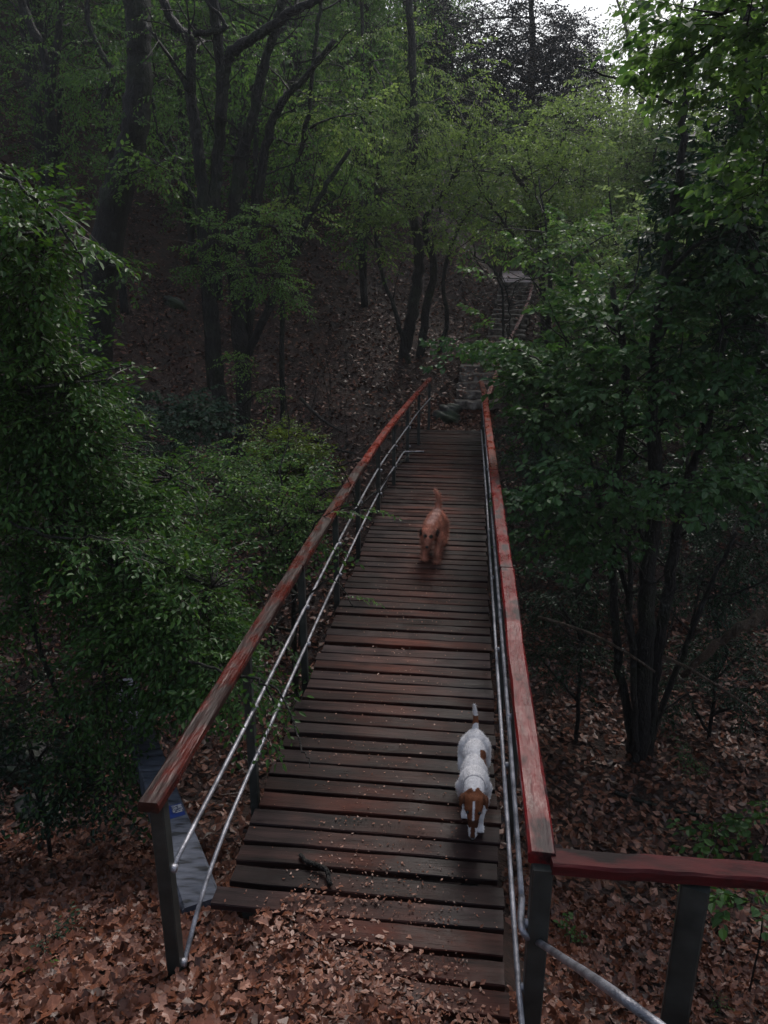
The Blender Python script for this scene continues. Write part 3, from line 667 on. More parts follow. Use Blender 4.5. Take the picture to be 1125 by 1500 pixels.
# ---- big trunk on the left
def ivy(path, Y, n, rpx, seed=0):
    def f(crown, wood):
        P = np.array([W(a, c, Y) for a, c in path]); Q = smooth_path(P, 8)
        i0 = rng.integers(0, len(Q)-1, n); a = rng.uniform(0, 2*np.pi, n); rr = rpx*PXM(Y)
        pos = Q[i0]+np.stack([np.cos(a)*rr, np.sin(a)*rr, rng.normal(0, .1, n)], 1)
        put_sprays(crown, pos, np.arctan2(-np.cos(a), np.sin(a)), rng.normal(-.5, .3, n), rng.uniform(.35, .6, n), 'broad', -.1)
    return f
bp = [(138, 548), (142, 480), (150, 400), (166, 300), (190, 224), (202, 150), (204, 75), (200, 0), (198, -120)]
tree('tree', 'thick mossy trunk at upper left, widest of the trees and leaning right', 'tree',
     [([ground_pt(132, 560, 13.5)]+[W(a, c, 13.5) for a, c in bp[:]], [.36, .32, .31, .31, .27, .24, .23, .22, .2], None)],
     [K(205, 250, 12.8, (.35, .3, .3), 12, kind='far'), K(180, 390, 12.8, (.3, .3, .2), 8, kind='far'), K(230, 240, 12.6, (.4, .3, .2), 12, kind='far', tone=.2)],
     'leaf_mid', extra=ivy([(142, 480), (150, 400), (166, 300), (190, 224), (202, 150)], 13.5, 70, 26))
# ---- twin trunk group
YT = 12.6
ts = [stem_px([(336, 676), (320, 572), (312, 480), (306, 400), (300, 324), (294, 248), (284, 172), (279, 124), (279, 60), (262, 45), (239, 0), (222, -60)], YT, 0.133, 0.055),
      stem_px([(354, 662), (356, 560), (350, 480), (346, 430), (338, 380), (342, 320), (352, 232), (368, 180), (380, 120), (398, 60), (413, 10), (425, -60)], YT+.2, 0.148, 0.055),
      stem_px([(316, 440), (312, 324), (318, 240), (323, 170), (322, 100), (311, 0), (305, -60)], YT+.1, 0.109, 0.062, base=False),
      stem_px([(323, 180), (329, 100), (348, 70), (388, 45), (423, 20), (480, -10)], YT, 0.094, 0.047, base=False),
      stem_px([(362, 520), (368, 400), (376, 292), (392, 200), (412, 150), (444, 116), (490, 60)], YT+.4, 0.094, 0.039, base=False),
      stem_px([(360, 520), (400, 440), (420, 388), (444, 332), (480, 270), (513, 219)], YT+.2, 0.078, 0.031, base=False),
      stem_px([(280, 120), (274, 130), (245, 80), (218, 40)], YT-.1, 0.047, 0.020, base=False),
      stem_px([(285, 50), (330, 40), (300, 0)], YT, 0.047, 0.023, base=False)]
tree('tree', 'dark multi-stemmed tree with twin trunks rising from the leafy slope left of the bridge', 'tree', ts,
     [K(315, 350, 11.8, (.45, .4, .28), 26, tone=.15, sc=1.1), K(350, 395, 11.6, (.3, .3, .22), 18, tone=.15, sc=1.1), K(400, 330, 11.8, (.4, .4, .25), 30, tone=.25), K(400, 400, 11.6, (.35, .4, .28), 28, tone=.3),
      K(430, 430, 11.8, (.25, .3, .15), 12, tone=.2), K(285, 385, 11.8, (.3, .3, .15), 12),
      K(360, 528, 11.8, (.4, .3, .06), 9, kind='fine', sc=1.4, tone=.4), K(395, 575, 11.8, (.25, .3, .05), 6, kind='fine', sc=1.4, tone=.4),
      K(300, 60, 13.5, (1.6, 1, .8), 60, kind='hang'), K(420, 120, 14, (1.5, 1, .8), 70, kind='hang'), K(460, 210, 14, (1, 1, .6), 50, kind='hang', tone=.2), K(230, 120, 14.5, (1.2, 1, .9), 46, kind='hang')],
     'leaf_mid')
tree('sapling', 'very thin dark sapling right of the twin trunks, rising to the top of the picture', 'tree',
     [stem_px([(414, 600), (414, 400), (416, 348), (428, 264), (448, 184), (463, 60), (470, 0), (475, -60)], 13.5, .05, .03)],
     [K(500, 170, 13.5, (.7, .6, .35), 34, kind='far', tone=.2), K(440, 300, 13.4, (.4, .4, .3), 20, kind='far')], 'leaf_fresh')
tree('tree', 'slim forked tree near the top left corner', 'tree',
     [stem_px([(75, 330), (75, 280), (75, 200), (72, 115), (60, 65), (30, 0), (20, -60)], 16.5, .13, .07), stem_px([(73, 130), (82, 75), (92, 0), (96, -50)], 16.5, .09, .05, base=False),
      stem_px([(80, 330), (84, 200), (90, 120)], 16.7, .09, .05)],
     [K(110, 210, 16.4, (1, .8, .8), 46, kind='far'), K(40, 120, 16.5, (1.2, .8, .8), 50, kind='hang'), K(120, 60, 16.5, (1.2, .8, .8), 50, kind='hang')], 'leaf_mid')
tree('tree', 'thin crooked tree between the thick mossy trunk and the twin trunks', 'tree',
     [stem_px([(170, 330), (164, 225), (152, 150), (165, 110), (130, 40), (132, -40)], 16, .09, .04), stem_px([(290, 330), (262, 250), (235, 200), (220, 140)], 15, .05, .03)],
     [K(150, 130, 16, (.9, .8, .7), 40, kind='hang'), K(250, 200, 15.5, (.8, .7, .6), 34, kind='far')], 'leaf_mid')
# ---- centre clump by the bridge end
tree('tree', 'crooked multi-stemmed tree just left of the far end of the bridge', 'tree',
     [stem_px([(590, 560), (600, 480), (610, 417), (615, 372), (602, 300), (600, 260), (608, 216), (605, 120), (600, 0), (598, -50)], 17.5, .13, .06),
      stem_px([(614, 560), (625, 452), (635, 392), (622, 330), (635, 300), (665, 261), (690, 180)], 17.6, .1, .04),
      stem_px([(600, 560), (585, 480), (560, 400), (548, 320), (560, 200)], 17.3, .07, .03), stem_px([(640, 560), (655, 470), (650, 400), (680, 320), (740, 250)], 17.8, .06, .03)],
     [K(560, 280, 16.5, (.9, .8, .45), 60, kind='far', tone=.2), K(600, 200, 17, (1.1, 1, .6), 70, kind='hang', tone=.3), K(530, 210, 17, (1, 1, .6), 60, kind='hang', tone=.2), K(640, 320, 17, (.7, .7, .5), 40, kind='far'),
      K(650, 140, 18, (1.4, 1, .8), 70, kind='hang', tone=.3), K(545, 90, 18, (1.4, 1, .9), 70, kind='hang', tone=.3), K(550, 350, 16.5, (.7, .6, .4), 36, kind='far')], 'leaf_fresh')
tree('sapling', 'slender leaning sapling overhanging the upper stone steps', 'tree',
     [stem_px([(738, 520), (737, 470), (736, 432), (728, 405), (716, 387), (696, 377)], 19.6, .035, .02), stem_px([(746, 470), (745, 440), (738, 415), (716, 387)], 20, .025, .015)],
     [K(690, 350, 19.4, (.7, .6, .4), 30, kind='far'), K(740, 340, 19.6, (.8, .6, .5), 36, kind='far', tone=.2)], 'leaf_mid')
# ---- right side trees
YR = 8.3
tree('hazel_tree', 'dark many-stemmed tree right of the bridge with broad green leaves on level boughs', 'tree',
     [stem_px([(936, 1085), (944, 960), (948, 840), (960, 720), (956, 600), (960, 480), (985, 330), (1000, 200), (1010, 90), (1018, 0)], YR, .12, .012),
      stem_px([(950, 1080), (956, 1000), (976, 880), (996, 752), (1030, 640), (1060, 500)], YR+.1, .09, .04),
      stem_px([(925, 1080), (905, 960), (898, 840), (905, 700), (915, 560), (900, 420)], YR, .06, .03),
      stem_px([(932, 1080), (925, 950), (922, 830), (918, 720)], YR-.1, .05, .02), stem_px([(955, 1080), (1000, 960), (1040, 860), (1080, 780)], YR+.2, .05, .02),
      stem_px([(940, 1080), (925, 900), (880, 740), (862, 640), (870, 500)], YR+.2, .04, .02)],
     [K(1090, 330, 7.6, (.7, .7, .6), 60, kind='broad', tone=-.2), K(1060, 480, 7.8, (.6, .7, .5), 50, kind='broad', tone=-.2), K(930, 560, 8, (.7, .7, .3), 60, kind='broad'), K(830, 600, 8.3, (.5, .6, .3), 50, kind='broad'),
      K(1090, 620, 7.6, (.5, .6, .4), 34, kind='broad', tone=-.1), K(880, 470, 8.6, (.7, .7, .35), 55, kind='broad', tone=.1), K(780, 560, 8.8, (.4, .5, .2), 30, kind='broad', tone=.1), K(830, 540, 9, (.5, .5, .2), 30, kind='broad', tone=.1),
      K(990, 430, 8.8, (.6, .8, .3), 36, kind='broad'), K(870, 660, 9, (.5, .5, .4), 34, kind='broad', tone=-.2), K(1000, 640, 9, (.6, .6, .4), 34, kind='broad', tone=-.2)],
     'leaf_cool',
     boughs=[dict(pts=[W(948, 800, YR), W(900, 700, 7.8), W(860, 685, 7.4), W(828, 700, 7.2)], n=30, kind='broad', width=.12, r0=.02, tone0=.1),
             dict(pts=[W(950, 780, YR), W(960, 720, 7.5), W(1010, 705, 7.1), W(1080, 700, 6.9), W(1130, 690, 6.7)], n=52, kind='broad', width=.16, r0=.02, tone0=.1),
             dict(pts=[W(905, 800, YR), W(850, 740, 8), W(800, 725, 7.6), W(745, 715, 7.4)], n=46, kind='broad', width=.15, r0=.018),
             dict(pts=[W(905, 820, YR), W(870, 800, 8), W(850, 790, 7.8), W(800, 785, 7.8)], n=26, kind='broad', width=.2, r0=.015, tone0=-.1),
             dict(pts=[W(900, 600, YR+.2), W(820, 545, 8.6), W(750, 510, 9), W(690, 510, 9.2)], n=44, kind='broad', width=.14, r0=.018, tone0=.15)])
tree('tree', 'tall tree at the right edge with dark glossy foliage', 'tree',
     [([ground_pt(1180, 900, 9.5), W(1170, 700, 9.5), W(1110, 500, 9.3), W(1080, 300, 9.2), W(1090, 100, 9.2), W(1100, -60, 9.2)], .16, .07)],
     [K(1070, 250, 8.8, (.7, .8, .7), 90, kind='broad'), K(1110, 400, 8.8, (.6, .7, .8), 90, kind='broad'), K(1010, 330, 9.2, (.5, .6, .6), 60, kind='broad'), K(1120, 560, 9, (.5, .7, .6), 50, kind='broad'),
      K(1080, 700, 9.6, (.7, .7, .5), 50, kind='broad'), K(1060, 330, 9.0, (.5, .5, .3), 50, kind='broad')], 'leaf_dark')
tree('tree', 'leafy boughs hanging in from the top right corner', 'tree',
     [([(5.6, 4.2, Hs(5.6, 4.2)-.2), (5.5, 4.4, 2), (5.2, 5, 5.0), (4.6, 5.8, 6.6)], .14, .07)],
     [K(1090, 60, 6.2, (.5, .6, .35), 34, kind='broad', tone=.35), K(1060, 20, 6.4, (.4, .6, .25), 26, kind='broad', tone=.35), K(1110, 150, 6.4, (.35, .5, .35), 26, kind='broad', tone=.35), K(1120, 230, 6.6, (.3, .4, .3), 26, kind='broad')],
     'leaf_mid', boughs=[dict(pts=[W(1130, 30, 6), W(1050, 60, 6.4), W(1000, 90, 6.6), W(990, 110, 6.6)], n=20, kind='broad', width=.15, r0=.014)])
# ---- right middle distance thicket
for (px, py, Y, nm, lab, mt) in [
   (800, 470, 13.5, 'tree', 'bushy tree right of the upper steps with leaves reaching toward the rail', 'leaf_mid'),
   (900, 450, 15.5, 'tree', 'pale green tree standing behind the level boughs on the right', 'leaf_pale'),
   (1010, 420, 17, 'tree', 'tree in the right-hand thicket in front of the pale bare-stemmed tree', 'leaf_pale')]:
    gp = ground_pt(px, 650, Y)
    tree(nm, lab, 'tree', [([gp, W(px-4, 560, Y), W(px+6, 420, Y), W(px-10, 260, Y+.3)], .08, .01), ([gp, W(px+20, 540, Y), W(px+40, 380, Y)], .05, .02)],
         [K(px+a_, py+b_, Y-.4+c_, (r_, r_, r_*.6), n_, kind='broad' if Y < 15 else 'far', sc=1.1, tone=t_) for a_, b_, c_, r_, n_, t_ in
          [(-10, 90, 0, .8, 50, -.1), (30, 20, -.3, 1, 60, 0), (-20, -60, 0, 1, 60, .15), (40, -110, .2, 1, 55, .2), (-60, 10, .2, .8, 40, .1), (70, 120, 0, .8, 40, -.1), (-10, 180, 0, .8, 36, -.2)]], mt)
tree('tree', 'light green maple-like tree arching over the far end of the bridge', 'tree',
     [([ground_pt(800, 560, 18), W(795, 420, 18), W(780, 300, 17.6), W(740, 240, 17)], .09, .03), ([W(790, 400, 18), W(740, 330, 17.4), W(690, 260, 16.8)], .04, .015)],
     [K(700, 250, 17, (1, .8, .5), 60, kind='far', tone=.2), K(770, 260, 17, (1.1, .8, .5), 66, kind='far', tone=.25), K(740, 310, 17.4, (1, .8, .5), 56, kind='far', tone=.1), K(830, 190, 17.5, (1.1, .8, .5), 60, kind='far', tone=.3),
      K(820, 320, 17, (1, .8, .6), 60, kind='far'), K(720, 190, 18, (.9, .8, .4), 40, kind='far', tone=.1), K(850, 260, 17.5, (1, .8, .5), 50, kind='far', tone=.2)], 'leaf_fresh')
tree('tree', 'pale tree of many bare upright stems below the bright sky gap', 'tree',
     [stem_px([(929, 400), (929, 221), (932, 181), (947, 100), (937, 0), (930, -60)], 24, .12, .05), stem_px([(930, 300), (940, 180), (977, 100), (1000, 0)], 24, .08, .04, base=False),
      stem_px([(925, 300), (915, 180), (925, 80), (905, 0)], 24.2, .06, .03, base=False), stem_px([(935, 300), (955, 180), (960, 60), (975, -40)], 24.2, .06, .03, base=False), stem_px([(922, 300), (895, 160), (880, 120)], 24.2, .04, .02, base=False)],
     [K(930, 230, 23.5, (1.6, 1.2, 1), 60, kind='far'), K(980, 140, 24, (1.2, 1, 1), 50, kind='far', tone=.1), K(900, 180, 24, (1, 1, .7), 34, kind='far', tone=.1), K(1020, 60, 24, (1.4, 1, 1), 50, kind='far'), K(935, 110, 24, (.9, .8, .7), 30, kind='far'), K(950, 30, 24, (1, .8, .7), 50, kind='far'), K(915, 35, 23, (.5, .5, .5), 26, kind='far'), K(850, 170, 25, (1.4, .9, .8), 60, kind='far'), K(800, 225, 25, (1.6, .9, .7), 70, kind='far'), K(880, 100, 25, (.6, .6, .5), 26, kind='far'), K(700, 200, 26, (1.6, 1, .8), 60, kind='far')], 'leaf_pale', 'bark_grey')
tree('evergreen_tree', 'dark blue-green evergreen silhouetted against the sky at the top centre', 'tree',
     [([ground_pt(770, 500, 28), W(775, 200, 28), W(780, 60, 28), W(775, -30, 28)], .16, .06)],
     [K(765+a_, 95+b_, 28+c_, r_*.9, n_, kind='fine', sc=2.4, shell=.1) for a_, b_, c_, r_, n_ in
      [(-130, 10, 1, 1.2, 90), (-30, 0, 0, 1.9, 200), (40, 20, .4, 1.8, 200), (-70, 60, .5, 1.6, 120), (50, 110, .4, 1.5, 120), (100, 20, .6, 1.3, 90), (95, 75, .6, 1.2, 90), (70, -40, .6, 1., 60), (-120, -60, 1, 1.4, 80), (-60, -30, 0, 1.6, 80), (10, -60, 0, 1.8, 80), (60, -20, 0, 1.7, 80), (-90, 30, 0, 1.5, 60), (0, 20, -.6, 2, 110), (70, 50, 0, 1.6, 70), (-40, 80, 0, 1.7, 70), (30, 90, 0, 1.7, 70), (-110, -50, .5, 1.2, 30)]], 'leaf_evergreen')
#BACKGROUND
def copy_tree(src, loc, rz, sc, label, group):
    r_ = src.copy(); C.objects.link(r_); r_.location = Vector(loc); r_.rotation_euler = (0, 0, rz); r_.scale = (sc, sc, sc); r_['label'] = label; r_['group'] = group
    for ch in list(src.children):
        c_ = ch.copy(); C.objects.link(c_); c_.parent = r_
    return r_
def proto(hgt, mat, seed, spread=1.6):
    gp = np.array([0, 0, 0.]); st = [([gp-[0, 0, .4], (.1, .05, hgt*.3), (-.1+seed*.05, .1, hgt*.62), (.15, -.1, hgt)], .13, .04), ([(0, 0, .2), (.35, -.2, hgt*.35), (.7, -.3, hgt*.8)], .08, .03), ([(0, 0, .4), (-.4, .2, hgt*.4), (-.8, .5, hgt*.75)], .07, .03)]
    cl = []
    for q in range(13):
        f = (q+.6)/13; a = q*2.4+seed; rr = spread*(.35+.65*math.sin(math.pi*min(1, f*1.1)))
        cl.append(dict(c=(math.cos(a)*rr*.75, math.sin(a)*rr*.75, hgt*(.12+.88*f)), r=(rr*.6+.35, rr*.6+.35, .55), n=26, kind='hang' if q % 2 else 'far', tone=.05*q/3-.1, sc=1.15, rl=.03))
    return tree('woodland_tree', 'slender woodland tree', 'tree', st, cl, mat)
protos = [(proto(9, 'leaf_mid', 0), 9), (proto(8, 'leaf_mid', 2, 1.9), 8), (proto(10, 'leaf_mid', 4, 1.5), 10), (proto(6, 'leaf_pale', 1, 1.5), 6)]
used = set(); placed = []
zones = [('slender green trees in the dim wood on the left hillside', 'woodland tree on the left hillside', -17, -1.5, 19, 42, 62),
         ('trees rising behind the stairs', 'hazy woodland tree behind the stone steps', -1.5, 7, 27, 46, 16),
         ('trees of the right-hand wood', 'woodland tree in the dense right-hand wood', 4, 17, 14, 40, 40)]
for gname, lab, x0, x1, y0, y1, cnt in zones:
    k = 0; tries = 0
    while k < cnt and tries < 3000:
        tries += 1
        x, y = rng.uniform(x0, x1), y0+(y1-y0)*rng.random()**1.1
        if any((x-a_)**2+(y-b_)**2 < 1.9**2 for a_, b_ in placed): continue
        if -1.2 < x-(y-15)*.09 < 2.4 and y < 31: continue
        if abs(x-W(770, 100, y)[0]) < 1.5 and y < 33: continue
        # keep the sky gap open at upper right of centre
        hgt = Hs(x, y); pi_ = int(rng.integers(0, 4)) if gname.startswith('trees') else int(rng.integers(0, 3))
        sc = rng.uniform(.75, 1.1)
        if gname.startswith('trees'):
            az_ = x/y; lim = 3+y*(.13 if -.06 < az_ < .3 else .3)
            if hgt+protos[pi_][1]*sc > lim: sc = max(.35, (lim-hgt)/protos[pi_][1])
        size_ = 'small' if sc < .62 else 'medium' if sc < .92 else 'tall'; f3 = (y-y0)/(y1-y0); x3 = (x-x0)/(x1-x0)
        lb = size_+' '+lab+(', in its front rank' if f3 < .3 else ', in its middle rank' if f3 < .62 else ', farthest back')+(', leftward' if x3 < .33 else '' if x3 < .67 else ', rightward')
        placed.append((x, y)); pr, _h = protos[pi_]; loc = (x, y, hgt)
        if pi_ not in used:
            used.add(pi_); pr.location = loc; pr.rotation_euler = (0, 0, rng.uniform(0, 6.28)); pr.scale = (sc,)*3; pr['label'] = lb; pr['group'] = gname
        else: copy_tree(pr, loc, rng.uniform(0, 6.28), sc, lb, gname)
        k += 1
#DETAILS
for (px, py, Y, lab) in ((640, 260, 29, 'bushy green tree filling the gap left of the landing'), (720, 300, 33, 'bushy tree straight behind the pale landing'), (800, 290, 32, 'rounded green tree just right of and behind the landing'), (560, 150, 30, 'leafy tree high on the slope left of the dark evergreen')):
    gp = ground_pt(px, py+100, Y)
    tree('tree', lab, 'tree', [([gp, W(px+4, py+40, Y), W(px-6, py-60, Y)], .08, .015)], [K(px+a_, py+b_, Y, (1.6, 1.2, .9), 60, kind='far', sc=1.3, tone=.1) for a_, b_ in ((0, 40), (-40, 0), (40, 0), (0, -50), (-20, -90))], 'leaf_mid')
tree('shrub', 'dark ground-hugging shrub added to deepen the shade at the lower left edge', 'shrub',  # added dark foliage standing in for deep shade over the litter
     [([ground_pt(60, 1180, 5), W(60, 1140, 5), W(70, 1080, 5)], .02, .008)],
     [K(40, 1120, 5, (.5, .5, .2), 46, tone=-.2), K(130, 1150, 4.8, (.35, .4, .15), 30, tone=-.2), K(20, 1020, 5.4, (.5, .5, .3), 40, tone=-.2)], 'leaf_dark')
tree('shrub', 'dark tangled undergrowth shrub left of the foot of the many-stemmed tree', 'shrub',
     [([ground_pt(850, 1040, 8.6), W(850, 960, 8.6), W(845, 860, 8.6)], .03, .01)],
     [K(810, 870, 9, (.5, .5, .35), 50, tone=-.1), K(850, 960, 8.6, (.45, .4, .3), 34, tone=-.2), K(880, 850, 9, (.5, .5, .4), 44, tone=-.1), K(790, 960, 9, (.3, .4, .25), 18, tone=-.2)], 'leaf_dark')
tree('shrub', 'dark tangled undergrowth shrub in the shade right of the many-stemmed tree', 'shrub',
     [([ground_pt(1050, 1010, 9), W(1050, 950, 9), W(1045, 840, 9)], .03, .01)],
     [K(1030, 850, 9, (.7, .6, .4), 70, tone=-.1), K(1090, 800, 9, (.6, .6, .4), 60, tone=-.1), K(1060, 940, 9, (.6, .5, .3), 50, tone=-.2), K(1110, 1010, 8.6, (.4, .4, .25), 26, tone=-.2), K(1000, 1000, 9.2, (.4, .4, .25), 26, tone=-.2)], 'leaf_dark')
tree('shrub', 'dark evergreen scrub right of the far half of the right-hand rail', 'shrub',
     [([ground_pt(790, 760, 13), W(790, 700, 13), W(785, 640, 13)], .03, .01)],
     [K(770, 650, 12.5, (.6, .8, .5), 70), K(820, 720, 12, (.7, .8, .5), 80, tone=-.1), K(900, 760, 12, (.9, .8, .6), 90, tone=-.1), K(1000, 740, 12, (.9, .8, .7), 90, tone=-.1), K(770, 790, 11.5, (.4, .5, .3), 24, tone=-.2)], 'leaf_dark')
tree('unseen_shade_tree', 'unseen tall tree added just outside the picture on the right to shade the slope', 'tree',  # added out of view so its crown darkens the right slope
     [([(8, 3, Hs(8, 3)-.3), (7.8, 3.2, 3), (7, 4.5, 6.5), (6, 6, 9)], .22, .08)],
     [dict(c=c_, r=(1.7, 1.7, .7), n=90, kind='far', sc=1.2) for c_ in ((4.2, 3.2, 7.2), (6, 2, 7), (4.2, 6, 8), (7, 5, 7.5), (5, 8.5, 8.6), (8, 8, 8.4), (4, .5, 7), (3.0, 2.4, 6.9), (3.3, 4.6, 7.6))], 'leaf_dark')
tree('unseen_shade_tree', 'unseen tall tree added just outside the picture on the left to shade the bank', 'tree',  # counterpart on the left, added unseen to keep light off the bank
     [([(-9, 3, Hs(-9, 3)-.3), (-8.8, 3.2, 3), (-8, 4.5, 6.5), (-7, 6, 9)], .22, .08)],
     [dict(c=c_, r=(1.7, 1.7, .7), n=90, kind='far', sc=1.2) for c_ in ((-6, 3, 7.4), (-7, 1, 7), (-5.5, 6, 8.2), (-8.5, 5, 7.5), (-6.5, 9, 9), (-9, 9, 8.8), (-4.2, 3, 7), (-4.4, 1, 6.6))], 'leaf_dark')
# far undergrowth on the hillside
b = Buf(); n = 5200; x = rng.uniform(-16, 22, n); y = 23+40*rng.random(n)**1.3; k = ((x > 3.2) | (x < -3) | (y > 31)); x, y = x[k], y[k]; n = len(x)
lump = np.sin(x*.9+1)*np.sin(y*.7)+.5*np.sin(x*2.3+y*1.1); z = H(x, y)+.1+rng.random(n)*np.clip(.7+lump*.6, .1, 1.8)
put_sprays(b, np.stack([x, y, z], 1), rng.uniform(0, 6.28, n), rng.normal(.1, .3, n), rng.uniform(1, 1.6, n), 'far', 0.)
o = b.build('undergrowth', M['leaf_mid'], smooth=False); tag(o, 'low green undergrowth covering the far hillside beneath the trees', 'undergrowth', kind='stuff')
# hazy pale trees at upper right
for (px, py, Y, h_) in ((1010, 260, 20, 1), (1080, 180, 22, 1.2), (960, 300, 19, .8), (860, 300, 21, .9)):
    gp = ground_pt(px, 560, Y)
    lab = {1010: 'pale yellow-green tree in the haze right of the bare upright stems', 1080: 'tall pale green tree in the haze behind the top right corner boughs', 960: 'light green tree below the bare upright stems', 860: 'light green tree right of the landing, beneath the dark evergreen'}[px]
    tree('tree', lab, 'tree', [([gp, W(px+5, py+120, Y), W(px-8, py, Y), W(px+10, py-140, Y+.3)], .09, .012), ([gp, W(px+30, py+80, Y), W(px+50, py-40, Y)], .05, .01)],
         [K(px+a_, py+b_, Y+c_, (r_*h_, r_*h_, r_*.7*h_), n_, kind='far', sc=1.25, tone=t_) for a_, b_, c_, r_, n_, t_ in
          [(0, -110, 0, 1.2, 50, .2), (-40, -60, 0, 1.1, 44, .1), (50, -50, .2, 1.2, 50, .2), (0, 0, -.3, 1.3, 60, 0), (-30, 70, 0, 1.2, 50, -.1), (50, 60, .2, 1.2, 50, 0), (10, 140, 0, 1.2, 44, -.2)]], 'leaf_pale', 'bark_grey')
# ------------------------------------------------------------------ dogs
def ball(buf, c, r, k=14):
    c = np.asarray(c, float); r = np.asarray(r, float)*np.ones(3)
    th = np.linspace(.02, math.pi-.02, k//2+2)
    P = np.stack([np.zeros_like(th), np.zeros_like(th), np.cos(th)], 1)
    b2 = Buf(); sweep(b2, P, circ(k), up=(0, 1, 0), scale=np.sin(th)); v = np.concatenate(b2.v)*r+c
    for f in b2.f: buf.f.append(f+buf.n); buf.t.append(np.full(len(f), .5))
    buf.v.append(v); buf.n += len(v)
def tube(buf, P, rad, k=12):
    P = np.asarray(P, float); Q = smooth_path(P, 4); rr = np.interp(np.linspace(0, 1, len(Q)), np.linspace(0, 1, len(rad)), rad)
    sweep(buf, Q, circ(k), scale=rr); ball(buf, Q[0], rr[0]*1.0, 10); ball(buf, Q[-1], rr[-1]*1.0, 10)
def color_mat(name, rough, sheen=.2):
    m, nt, p = newmat(name); at = nd(nt, 'ShaderNodeAttribute', attribute_name='Col'); n = noise(nt, 70, 4)
    r2 = ramp(nt, [(.3, (.72, .72, .72)), (.7, (1, 1, 1))], n.outputs['Fac'])
    nt.links.new(mixc(nt, 1., at.outputs['Color'], r2.outputs[0], 'MULTIPLY'), p.inputs['Base Color']); p.inputs['Roughness'].default_value = rough
    p.inputs['Specular IOR Level'].default_value = .25; bump(nt, p, n.outputs['Fac'], .5, .004); return m
M['fur'] = color_mat('fur', .75)
m, nt, p = newmat('black_wet'); p.inputs['Base Color'].default_value = (.01, .01, .01, 1); p.inputs['Roughness'].default_value = .15; M['black'] = m
m, nt, p = newmat('collar_cloth'); p.inputs['Base Color'].default_value = (.35, .35, .38, 1); p.inputs['Roughness'].default_value = .7; M['collar'] = m
